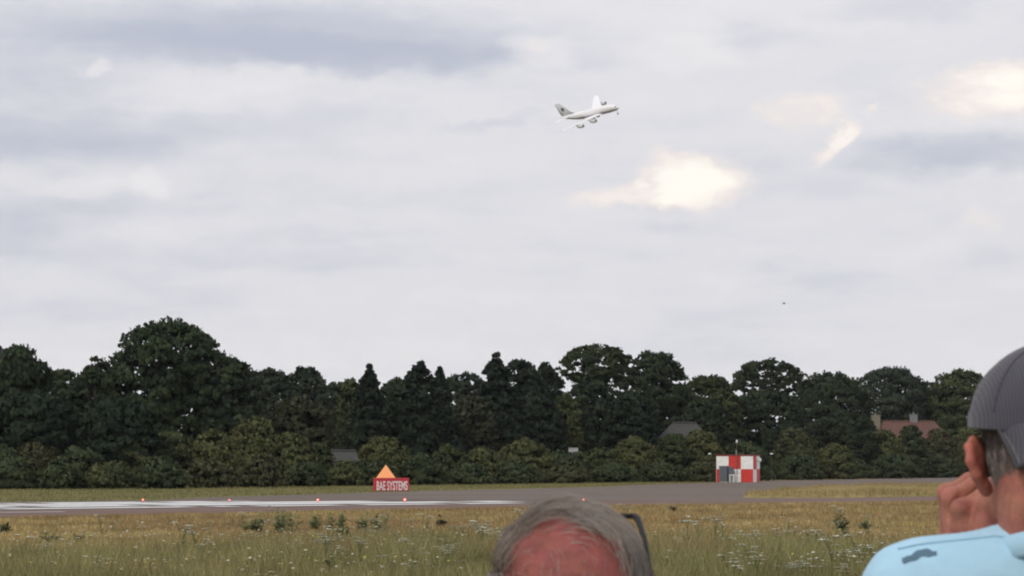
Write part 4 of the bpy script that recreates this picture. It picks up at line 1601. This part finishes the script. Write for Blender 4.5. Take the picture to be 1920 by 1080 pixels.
def strands(roots, L0, flow, length, nseg, width, cen, rr, off, cols, rng, wob=.25, lift=.25):
    """ribbons that leave the skin and follow flow(p); cen, rr = skull ellipsoid they stay outside of"""
    n_ = len(roots)
    p = roots.copy()
    nrm = unit((p - cen) / rr ** 2)
    pts = [p.copy()]
    seg = length / nseg
    own = rng.normal(size=(n_, 3)) * wob
    for i in range(nseg):
        nrm = unit((p - cen) / rr ** 2)
        f = flow(p) + own + rng.normal(size=(n_, 3)) * wob * .35
        f = f - nrm * (f * nrm).sum(1, keepdims=True)
        d_ = unit(unit(f) + nrm * (lift * (1 - 1.4 * i / nseg))[:, None] if np.ndim(lift) else unit(f) + nrm * lift * (1 - 1.4 * i / nseg))
        p = p + d_ * seg[:, None]
        q = (p - cen) / rr
        l = np.linalg.norm(q, axis=1)
        lim = 1 + off
        p = np.where((l < lim)[:, None], cen + q / l[:, None] * lim[:, None] * rr, p)
        pts.append(p.copy())
    pts = np.stack(pts, 1)
    tng = np.gradient(pts, axis=1)
    sidev = unit(np.cross(tng, unit(rng.normal(size=(n_, 1, 3)) + np.array([0, -1.2, .3]))))
    wd = width[:, None] * np.linspace(1, .25, nseg + 1)[None]
    A = pts - sidev * wd[..., None] * .5
    B = pts + sidev * wd[..., None] * .5
    V = np.stack([A, B], 2).reshape(n_, -1, 3)
    m = (nseg + 1) * 2
    F1 = np.array([(2 * i, 2 * i + 1, 2 * i + 3, 2 * i + 2) for i in range(nseg)])
    F = (np.arange(n_)[:, None, None] * m + F1[None]).reshape(-1, 4)
    return V.reshape(-1, 3), F, np.repeat(cols, m, axis=0)


M_skin = mat_attr('skin', 0.55, 0.25, 0, 0.08, 0.6, 330.0, 0.17, 70.0)
M_hair = mat_attr('hair', 0.5, 0.35)


def mat_cloth(name, col, weave=900.0, bump=.25, var=.06):
    m = bpy.data.materials.new(name)
    m.use_nodes = True
    n = Nodes(m.node_tree)
    t = n.new('ShaderNodeTexCoord')
    a = n.noise(t.outputs['Object'], 14.0, 4, .6)
    w_ = n.noise(t.outputs['Object'], weave, 2, .5)
    c = n.mix(n.smooth(a.outputs[0], .3, .7), tuple(v * (1 - var) for v in col[:3]) + (1,), tuple(min(1, v * (1 + var)) for v in col[:3]) + (1,))
    b = n.new('ShaderNodeBsdfPrincipled')
    n.link(c, b.inputs['Base Color'])
    b.inputs['Roughness'].default_value = .9
    b.inputs['Specular IOR Level'].default_value = .1
    b.inputs['Sheen Weight'].default_value = .15
    bp = n.new('ShaderNodeBump')
    bp.inputs['Strength'].default_value = bump
    bp.inputs['Distance'].default_value = .0008
    n.link(w_.outputs[0], bp.inputs['Height'])
    n.link(bp.outputs[0], b.inputs['Normal'])
    o = n.new('ShaderNodeOutputMaterial')
    n.link(b.outputs[0], o.inputs[0])
    return m


M_shirt = mat_cloth('pale_blue_cotton', c3(.40, .635, .79), 700, .6, .06)
M_navy = mat_cloth('navy_cotton', c3(.03, .04, .07))
M_trous = mat_cloth('khaki_cotton', c3(.22, .18, .12))
M_shoe = mat_plain('shoe_leather', c3(.05, .04, .035), .5)


def folds(V, amp, seed):
    r_ = np.random.default_rng(seed)
    s_ = np.zeros(len(V))
    for i in range(7):
        kv = unit(r_.normal(size=3)) * r_.uniform(40, 130)
        s_ += (1 - 1.6 * np.abs(np.sin(.5 * (V @ kv) + r_.uniform(0, 6.28) + 1.2 * np.sin(V @ (r_.normal(size=3) * 11)))) ** .8) / 4
    return s_ * amp


def cloth_obj(name, S, mat, parent, amp=.003, seed=1):
    V, F = S.mesh(name)
    if amp:
        me_ = np_mesh(name, V, F)
        nr = np.zeros(len(V) * 3, dtype=np.float32)
        me_.vertex_normals.foreach_get('vector', nr)
        V = V + nr.reshape(-1, 3) * folds(V, amp, seed)[:, None]
        bpy.data.meshes.remove(me_)
    return link(name, np_mesh(name, V, F, smooth=True), mat, parent)


def add_shoes(parent):
    for q in (-1, 1):
        S = Field(axis((q * .12 - .08, q * .12 + .08, .008)), axis((-.14, .24, .008)), axis((-.02, .14, .008)))
        S.cap((q * .11, -.045, .045), (q * .125, .13, .036), .042, .036, .02)
        S.cap((q * .11, -.03, .05), (q * .11, -.02, .10), .042, .045, .02)
        V, F = S.mesh('shoe')
        V[:, 2] = np.maximum(V[:, 2], .001)
        link('shoe', np_mesh('shoe', V, F, smooth=True), M_shoe, parent)


# ---- balding man in the middle, seen from behind
P1 = empty('person', (.061, 2.80, 0))
HC1 = (0, 0, 1.533)
TILT1 = rad(11)
shz1, hip1 = 1.345, .84
S = Field(axis((-.36, -.12, .012), (-.12, .12, .0035), (.12, .36, .012)), axis((-.20, -.13, .012), (-.13, .16, .0035), (.16, .28, .012)), axis((-.01, 1.38, .012), (1.38, 1.69, .0035)))
add_torso(S, hip1, shz1, -.008)
add_legs(S, hip1, -.008)
for q in (-1, 1):
    S.cap((q * .165, -.01, shz1 - .015), (q * .235, -.01, shz1 - .285), .045, .036, .03)
    S.cap((q * .235, -.01, shz1 - .285), (q * .225, .06, shz1 - .52), .036, .026, .02)
    add_hanging_hand(S, q, (q * .225, .06, shz1 - .52))
    S.cap((q * .11, -.04, .04), (q * .12, .13, .03), .03, .026, .02)
    S.cap((0, -.03, shz1 + .05), (q * .12, -.02, shz1 + .015), .045, .042, .03)
S.cap((0, -.035, 1.47), (0, -.04, shz1), .056, .062, .03)
Rx1, L1 = add_head(S, HC1, TILT1)
V, F = S.mesh('body')
cen1 = L1(0, -.012, .034)
C = skin_cols(V, (.25, .074, .062), 3)
link('body', np_mesh('body', V, F, C, True), M_skin, P1)
S = Field(axis((-.33, .33, .009)), axis((-.22, .24, .009)), axis((hip1 - .1, shz1 + .12, .009)))
add_torso(S, hip1 + .05, shz1, .006)
for q in (-1, 1):
    S.cap((q * .165, -.01, shz1 - .015), (q * .215, -.01, shz1 - .20), .056, .056, .03)
    S.cap((0, -.03, shz1 + .04), (q * .12, -.02, shz1 + .01), .050, .048, .03)
cloth_obj('shirt', S, M_navy, P1, .003, 3)
S = Field(axis((-.26, .26, .011)), axis((-.2, .2, .011)), axis((.03, hip1 + .2, .011)))
S.ell((0, 0, hip1 + .04), (.165, .124, .12), .04)
add_legs(S, hip1, .008)
cloth_obj('trousers', S, M_trous, P1, .004, 4)
add_shoes(P1)
# hair: sides and a thin sweep over the top; the crown is bald and sunburnt
rng = np.random.default_rng(5)
rr1 = np.array([.077, .098, .090])
cl_ = np.array([0, -.012, .034])
n0 = 52000
dv = unit(rng.normal(size=(n0, 3)))
wdv = dv @ Rx1.T                                     # direction in the world
pl = cl_ + dv * rr1
bald = ((wdv[:, 0] + .02) / .80) ** 2 + ((wdv[:, 2] - .36) / .54) ** 2
bald = bald - .12 + .30 * np.sin(wdv[:, 0] * 7 + 1) * np.sin(wdv[:, 2] * 9)
prob = np.where(wdv[:, 1] < .25, np.clip((bald - .75) / .75, .018, 1), 1.0)
prob *= np.where(wdv[:, 2] < -.55, 0, 1)
prob *= np.where(pl[:, 1] > .075, .0, 1)
sel = rng.uniform(0, 1, n0) < prob
roots = pl[sel]
wr = wdv[sel]
n_ = len(roots)


def flow1(p):
    q = unit((p - cl_) / rr1) @ Rx1.T
    top = np.clip((q[:, 2] - .45) / .25, 0, 1)[:, None]
    lft = np.clip((-q[:, 0] - .45) / .2, 0, 1)[:, None] * (1 - np.clip((.35 - q[:, 2]) / .2, 0, 1)[:, None])
    f = np.array([.15, -.55, -.9]) * (1 - top) + np.array([.85, -.42, .05]) * top
    f = f * (1 - .8 * lft) + np.array([.3, -.2, .7]) * .8 * lft
    return f @ Rx1


g_ = rng.uniform(.75, 1.3, n_)[:, None] * np.array([.27, .235, .205])
g_ *= np.where(wr[:, 0] > .35, .68, 1.0)[:, None]
lng = rng.uniform(.025, .065, n_) * np.where(wr[:, 2] > .6, 1.15, .9)
lng *= np.where(bald[sel] < .8, .35, 1)
V, F, C = strands(roots, None, flow1, lng, 6, rng.uniform(.0004, .0008, n_), cl_, rr1, rng.uniform(.015, .075, n_) * np.where(bald[sel] < .9, .3, 1) * np.where(wr[:, 0] < -.3, 1.9, 1.0), g_, rng, .22, .30)
V = V @ Rx1.T + np.array(HC1)
link('hair', np_mesh('hair', V, F, C), M_hair, P1)
tag(P1, 'person with a sunburnt balding crown and grey hair, seen from behind', 'person')

# sunglasses pushed up on his head
M_frame = mat_plain('sunglass_frame', c3(.012, .012, .014), .55, var=.05, spec=.2)
M_lens2 = mat_plain('sunglass_lens', c3(.02, .02, .025), .08, var=.02, spec=.6)
sgl = empty('sunglasses', (.064, 2.80, 1.60))
fz = lambda x_: .040 + .10 * x_
fr_ = MB()
fr_.tube([(-.067, .066, fz(-.067)), (-.04, .082, fz(-.04) + .002), (0, .086, fz(0)), (.04, .082, fz(.04) + .002), (.067, .066, fz(.067))], [.0028] * 5, 8)
frame = fr_.build('frame', M_frame, sgl, smooth=True)
for q in (-1, 1):
    V = []
    for k in range(14):
        a_ = 2 * math.pi * k / 14
        xx_ = q * .040 + .030 * math.cos(a_)
        V.append((xx_, .083 - .10 * (abs(xx_) - .02) ** 2 * 8 - .016 * (1 - math.sin(a_)) * .2 + .0, fz(xx_) - .019 + .020 * math.sin(a_)))
    V2 = [(v[0], v[1] - .002, v[2]) for v in V]
    MB().add(V + V2, [tuple(range(14)), tuple(range(27, 13, -1))] + [(k, 14 + k, 14 + (k + 1) % 14, (k + 1) % 14) for k in range(14)]).build('lens', M_lens2, sgl)
    MB().tube([(q * .067, .066, fz(q * .067)), (q * .0705, .058, fz(q * .075) - .004), (q * .0745, .0, fz(q * .08) - .024), (q * .0770, -.045, fz(q * .08) - .050), (q * .076, -.062, fz(q * .08) - .080)],
              [.0034, .0038, .0028, .0024, .0024], 8).build('temple_arm', M_frame, sgl, smooth=True)
tag(sgl, 'black sunglasses pushed up onto the head of the balding person', 'sunglasses')

# ---- man in the grey cap at the right, seen from behind, left hand raised to his face
P2 = empty('person', (.594, 2.90, 0))
HC2 = (0, 0, 1.70)
shz2, hip2 = 1.560, .93
EL2 = (-.215, .215, 1.375)
WR2 = (-.088, .130, 1.588)
S = Field(axis((-.32, -.19, .010), (-.19, .12, .0027), (.12, .32, .010)), axis((-.22, -.13, .010), (-.13, .20, .0027), (.20, .34, .010)), axis((-.01, 1.53, .012), (1.53, 1.84, .0027)))
add_torso(S, hip2, shz2 - .01, -.010)
add_legs(S, hip2, -.008)
mcps = [(-.090, .098, 1.651), (-.096, .120, 1.663), (-.097, .141, 1.668), (-.092, .160, 1.660)]
for q in (-1, 1):
    mir = lambda p: (p[0] * -q, p[1], p[2])
    S.cap((q * .150, 0, shz2 - .012), mir(EL2), .044, .036, .03)
    S.cap(mir(EL2), mir((-.155, .175, 1.48)), .038, .040, .02)
    S.cap(mir((-.155, .175, 1.48)), mir(WR2), .040, .026, .02)
    for i, m_ in enumerate(mcps):
        S.cap(mir((WR2[0] + .002, WR2[1] - .012 + .009 * i, WR2[2])), mir(m_), .021, .0125, .006)
    ch = []
    for i, m_ in enumerate(mcps):
        l = (1.0, 1.08, 1.0, .82)[i]
        a_ = np.array(m_) + np.array([.024, .000 + .003 * i, .016]) * l
        b_ = a_ + np.array([.024, .008, -.006]) * l
        c_ = b_ + np.array([.006, .012, -.018]) * l
        ch.append([mir(a_), mir(b_), mir(c_)])
    add_fingers(S, [mir(m_) for m_ in mcps], ch, (.0105, .0105, .010, .009))
    th = [(-.074, .098, 1.604), (-.069, .086, 1.632), (-.063, .081, 1.654), (-.059, .084, 1.674)]
    S.cap(mir(WR2), mir(th[0]), .022, .019, .012)
    S.cap(mir(th[0]), mir(th[1]), .021, .016, .012)
    S.cap(mir(th[1]), mir(th[2]), .0145, .0125, .006)
    S.cap(mir(th[2]), mir(th[3]), .0112, .0085, .003)
    S.cap(mir((-.078, .106, 1.618)), mir((-.078, .106, 1.650)), .014, .011, .008)
    for m_ in mcps[:3]:
        S.ell(mir((m_[0] - .002, m_[1] - .002, m_[2] + .001)), (.0120, .011, .0120), .004)
    S.groove(mir((-.088, .082, 1.618)), mir((-.079, .080, 1.668)), .0050)
    S.groove(mir((-.104, .106, 1.643)), mir((-.080, .107, 1.680)), .0035)
    S.groove(mir((-.068, .066, 1.655)), mir((-.056, .068, 1.652)), .0020, .002)
    S.cap((q * .11, -.04, .04), (q * .12, .13, .03), .03, .026, .02)
    S.cap((0, -.035, shz2 + .03), (q * .12, -.02, shz2), .045, .042, .03)
S.cap((0, -.028, 1.65), (0, -.042, shz2), .068, .074, .025)
Rx2, L2 = add_head(S, HC2, rad(-3))
V, F = S.mesh('body')
C = skin_cols(V, (.36, .140, .100), 9)
ear = (np.abs(V[:, 0]) > .080) & (V[:, 2] > 1.655) & (V[:, 2] < 1.75) & (V[:, 1] < .03)
C[ear] = C[ear] * np.array([1.08, .92, .92])
link('body', np_mesh('body', V, F, C, True), M_skin, P2)
# t-shirt
S = Field(axis((-.31, -.21, .008), (-.21, .10, .004), (.10, .31, .008)), axis((-.20, .30, .006)), axis((hip2 - .05, 1.50, .011), (1.50, 1.66, .004)))
add_torso(S, hip2 + .05, shz2 - .01, .008)
S.cap((-.154, -.012, shz2), (.154, -.012, shz2), .056, .056, .03)
for q in (-1, 1):
    S.cap((q * .158, 0, shz2 - .008), (q * .194, .135, shz2 - .108), .056, .054, .03)
    S.cap((0, -.040, shz2 + .022), (q * .13, -.018, shz2 + .004), .052, .054, .03)
    S.cap((q * .02, -.036, shz2 + .030), (q * .085, -.026, shz2 + .012), .056, .050, .03)
shirt = cloth_obj('shirt', S, M_shirt, P2, .0042, 8)
# ribbed collar
V, F = [], []
NS = 48
for k in range(NS):
    a_ = 2 * math.pi * k / NS
    ca, sa = math.cos(a_), math.sin(a_)
    zt = 1.632 - .022 * (sa + 1) * .9
    for (dr, dz) in ((.000, -.022), (.004, -.018), (.003, .004), (.000, .006), (-.003, .004), (-.003, -.018)):
        V.append(((.078 + dr) * ca, -.036 + (.082 + dr) * sa, zt + dz))
for k in range(NS):
    for j in range(6):
        F.append((k * 6 + j, ((k + 1) % NS) * 6 + j, ((k + 1) % NS) * 6 + (j + 1) % 6, k * 6 + (j + 1) % 6))
o = MB().add(V, F).build('collar', M_shirt, P2, smooth=True)
fix_normals(o)
S = Field(axis((-.26, .26, .011)), axis((-.2, .2, .011)), axis((.03, hip2 + .2, .011)))
S.ell((0, 0, hip2 + .04), (.165, .124, .12), .04)
add_legs(S, hip2, .008)
cloth_obj('trousers', S, M_navy, P2, .004, 14)
add_shoes(P2)
# wavy grey-blue print on the back of the left shoulder
bvh = BVHTree.FromPolygons([v.co for v in shirt.data.vertices], [tuple(p.vertices) for p in shirt.data.polygons])
M_print = mat_cloth('grey_blue_print', c3(.10, .17, .24))
V, F = [], []
NP = 22
eye = Vector((0 - .594, 0 - 2.90, CAM_Z))
for i in range(NP + 1):
    t = i / NP
    ppx = 1692 + 64 * t
    ppy = 1048 - 13 * t + 3.0 * math.sin(t * 8.0) + (3 if t < .1 else 0)
    hw_ = (4.0 + 3.2 * math.sin(t * 3.14) + 1.2 * math.sin(t * 19))
    for e_ in (-1, 1):
        rr_ = ray(ppx, ppy + e_ * hw_)
        hit, nrm, _, _ = bvh.ray_cast(eye, Vector(rr_).normalized())
        if hit is None:
            hit, nrm, _, _ = bvh.find_nearest(eye + Vector(rr_) * 2.85)
        if nrm.dot(Vector(rr_)) > 0:
            nrm = -nrm
        V.append(hit + nrm * .0012)
for i in range(NP):
    F.append((2 * i, 2 * i + 1, 2 * i + 3, 2 * i + 2))
MB().add(V, F).build('shoulder_print', M_print, P2)
def on_shirt(ppx, ppy, lift=.0006):
    rr_ = Vector(ray(ppx, ppy)).normalized()
    hit, nrm, _, _ = bvh.ray_cast(eye, rr_)
    if hit is None:
        hit, nrm, _, _ = bvh.find_nearest(eye + rr_ * 2.9)
    return hit + (nrm if nrm.dot(rr_) < 0 else -nrm) * lift


M_stitch = mat_plain('shirt_seam', c3(.27, .46, .58), .9)
for path in ([(1684, 1030), (1720, 1022), (1770, 1016), (1820, 1011), (1866, 1006), (1900, 1010), (1940, 1016), (1990, 1018), (2050, 1014)],):
    fine = []
    for (a0_, b0_), (a1_, b1_) in zip(path[:-1], path[1:]):
        fine += [on_shirt(a0_ + (a1_ - a0_) * t_ / 6, b0_ + (b1_ - b0_) * t_ / 6) for t_ in range(6)]
    MB().tube(fine, [.0011] * len(fine), 6).build('seam', M_stitch, P2, smooth=True)
# short grey hair below the cap
rng = np.random.default_rng(15)
rr2 = np.array([.0775, .0985, .0905])
n0 = 26000
dv = unit(rng.normal(size=(n0, 3)))
pl = cl_ + dv * rr2
sel = (pl[:, 2] < .066) & (pl[:, 2] > -.028) & (pl[:, 1] < .02 + .2 * (pl[:, 2] - .0))
roots = pl[sel]
n_ = len(roots)
g_ = rng.uniform(.6, 1.5, n_)[:, None] * np.array([.150, .130, .118])
pale = rng.uniform(0, 1, n_) < .30
g_[pale] *= 1.7
V, F, C = strands(roots, None, lambda p: np.tile(np.array([0, -.25, -1.0]), (len(p), 1)), rng.uniform(.010, .022, n_), 4, rng.uniform(.0005, .0009, n_), cl_, rr2, rng.uniform(.015, .07, n_), g_, rng, .25, .35)
link('hair', np_mesh('hair', np.concatenate([V, ]) @ Rx2.T + np.array(HC2), F, C), M_hair, P2)

# cap worn back to front
m = bpy.data.materials.new('grey_corduroy')
m.use_nodes = True
nn_ = Nodes(m.node_tree)
t = nn_.new('ShaderNodeTexCoord')
sp = nn_.new('ShaderNodeSeparateXYZ')
nn_.link(t.outputs['Object'], sp.inputs[0])
wv_ = nn_.math('SINE', nn_.math('MULTIPLY', sp.outputs[0], 6.2832 / .0030))
wf = nn_.smooth(wv_, -.7, .8)
dirt = nn_.noise(t.outputs['Object'], 25, 4, .6)
cc_ = nn_.mix(wf, c3(.052, .051, .065), c3(.084, .083, .101))
cc_ = nn_.mix(nn_.smooth(dirt.outputs[0], .35, .7, 0, .35), cc_, c3(.07, .066, .08))
b = nn_.new('ShaderNodeBsdfPrincipled')
nn_.link(cc_, b.inputs['Base Color'])
b.inputs['Roughness'].default_value = .9
b.inputs['Sheen Weight'].default_value = .2
b.inputs['Specular IOR Level'].default_value = .1
bp = nn_.new('ShaderNodeBump')
bp.inputs['Strength'].default_value = .35
bp.inputs['Distance'].default_value = .0010
nn_.link(wf, bp.inputs['Height'])
nn_.link(bp.outputs[0], b.inputs['Normal'])
oo = nn_.new('ShaderNodeOutputMaterial')
nn_.link(b.outputs[0], oo.inputs[0])
M_cord = m
M_seam = mat_plain('cap_seam', c3(.075, .07, .085), .9)
CX, CY, CZ0, CH = .0975, .116, 1.742, .093


def cap_pt(th_, ph_, g=0.0):
    """th around, ph 0 at the rim, 1 at the crown button"""
    c_, s_ = math.cos(ph_ * math.pi / 2), math.sin(ph_ * math.pi / 2)
    seam = 1 - .010 * abs(math.sin(th_ * 3)) * 0 + .012 * abs(math.sin(th_ * 3)) * math.sin(ph_ * math.pi)
    wr_ = 1 + (.006 * math.sin(th_ * 9 + 4 * ph_) + .008 * math.sin(th_ * 4 + 7 * ph_ + 1) + .004 * math.sin(th_ * 17 - 9 * ph_)) * math.sin(ph_ * math.pi)
    return Vector(((CX + g) * c_ ** .93 * math.cos(th_) * seam * wr_, -.012 + (CY + g) * c_ ** .93 * math.sin(th_) * seam * wr_, CZ0 + (CH + g) * s_ ** 1.0 + .006 * math.sin(th_) * (1 - ph_)))


cap_e = MB()
NT, NPH = 96, 22
V = [cap_pt(2 * math.pi * i / NT, j / NPH) for j in range(NPH) for i in range(NT)] + [cap_pt(0, 1.0)]
F = []
for j in range(NPH - 1):
    for i in range(NT):
        i2 = (i + 1) % NT
        F.append((j * NT + i, j * NT + i2, (j + 1) * NT + i2, (j + 1) * NT + i))
for i in range(NT):
    F.append(((NPH - 1) * NT + i, (NPH - 1) * NT + (i + 1) % NT, NPH * NT))
# inner lip of the rim
o_ = len(V)
V += [cap_pt(2 * math.pi * i / NT, 0, -.006) for i in range(NT)]
V += [cap_pt(2 * math.pi * i / NT, .14, -.006) for i in range(NT)]
for i in range(NT):
    i2 = (i + 1) % NT
    F.append((i2, i, o_ + i, o_ + i2))
    F.append((o_ + i2, o_ + i, o_ + NT + i, o_ + NT + i2))
cap = cap_e.add(V, F).build('cap', M_cord, P2, smooth=True)
cap['label'] = 'grey corduroy cap worn back to front'
for k in range(3):
    th_ = k * math.pi / 3 + math.pi / 6
    pts = [cap_pt(th_, j / 16, .0006) for j in range(16)] + [cap_pt(th_ + math.pi, j / 16, .0006) for j in range(15, -1, -1)]
    MB().tube(pts, [.0011] * len(pts), 6).build('seam', M_seam, cap, smooth=True)
MB().lathe([(.003, CZ0 + CH - .001), (.0085, CZ0 + CH + .001), (.007, CZ0 + CH + .005), (.002, CZ0 + CH + .0065)], 'z', 14, (0, -.012, 0)).build('button', M_seam, cap, smooth=True)
# band round the rim
V, F = [], []
for i in range(NT):
    th_ = 2 * math.pi * i / NT
    V += [cap_pt(th_, .0, .0015), cap_pt(th_, .06, .0018), cap_pt(th_, .12, .0012)]
for i in range(NT):
    i2 = (i + 1) % NT
    for j in (0, 1):
        F.append((i * 3 + j, i2 * 3 + j, i2 * 3 + j + 1, i * 3 + j + 1))
MB().add(V, F).build('band', M_cord, cap, smooth=True)
# peak, hanging over the nape
NU, NV = 28, 10
top, bot = [], []
for j in range(NV + 1):
    v_ = j / NV
    for i in range(NU + 1):
        u_ = -1 + 2 * i / NU
        x0 = .081 * u_
        y0 = -.012 - CY * math.sqrt(max(0, 1 - (x0 / CX) ** 2)) + .002
        out = v_ * .066 * math.sqrt(max(0, 1 - .80 * u_ * u_))
        x_ = x0 * (1 - .20 * v_ * abs(u_) ** 3)
        z_ = CZ0 + .002 - .025 * v_ - .006 * v_ * v_ - .014 * u_ * u_ * v_ + .004 * (1 - u_ * u_)
        top.append((x_, y0 - out, z_ + .0018))
        bot.append((x_, y0 - out, z_ - .0018))
m_ = MB()
F = []
n1_ = len(top)
W1 = NU + 1
for j in range(NV):
    for i in range(NU):
        a_ = j * W1 + i
        F.append((a_, a_ + W1, a_ + W1 + 1, a_ + 1))
        F.append((n1_ + a_ + 1, n1_ + a_ + W1 + 1, n1_ + a_ + W1, n1_ + a_))
for i in range(NU):
    a_ = NV * W1 + i
    F.append((a_, n1_ + a_, n1_ + a_ + 1, a_ + 1))
for j in range(NV):
    a_ = j * W1
    F.append((a_, n1_ + a_, n1_ + a_ + W1, a_ + W1))
    b_ = j * W1 + NU
    F.append((b_ + W1, n1_ + b_ + W1, n1_ + b_, b_))
pk = m_.add(top + bot, F).build('peak', M_cord, cap, smooth=True)
fix_normals(pk)
edge = [Vector(top[j * W1]) - Vector((0, 0, .0018)) for j in range(NV + 1)] + [Vector(top[NV * W1 + i]) - Vector((0, 0, .0018)) for i in range(1, NU + 1)] + [Vector(top[j * W1 + NU]) - Vector((0, 0, .0018)) for j in range(NV - 1, -1, -1)]
MB().tube(edge, [.0026] * len(edge), 8).build('piping', M_seam, pk, smooth=True)
tag(P2, 'person in pale blue shirt and backwards grey cap with a hand raised to the face', 'person')

# ------------------------------------------------------------------ thin summer haze
hz = bpy.data.materials.new('haze_air')
hz.use_nodes = True
hn = Nodes(hz.node_tree)
pv = hn.new('ShaderNodeVolumePrincipled')
pv.inputs['Color'].default_value = c3(.92, .94, .97)
pv.inputs['Density'].default_value = 5.0e-5
pv.inputs['Anisotropy'].default_value = 0.2
ho = hn.new('ShaderNodeOutputMaterial')
hn.link(pv.outputs[0], ho.inputs['Volume'])
hb_ = MB().box((-2650, -250, -1.0), (2650, 4250, 470)).build('haze', hz)
tag(hb_, 'thin pale summer haze over the airfield', 'haze', kind='stuff')
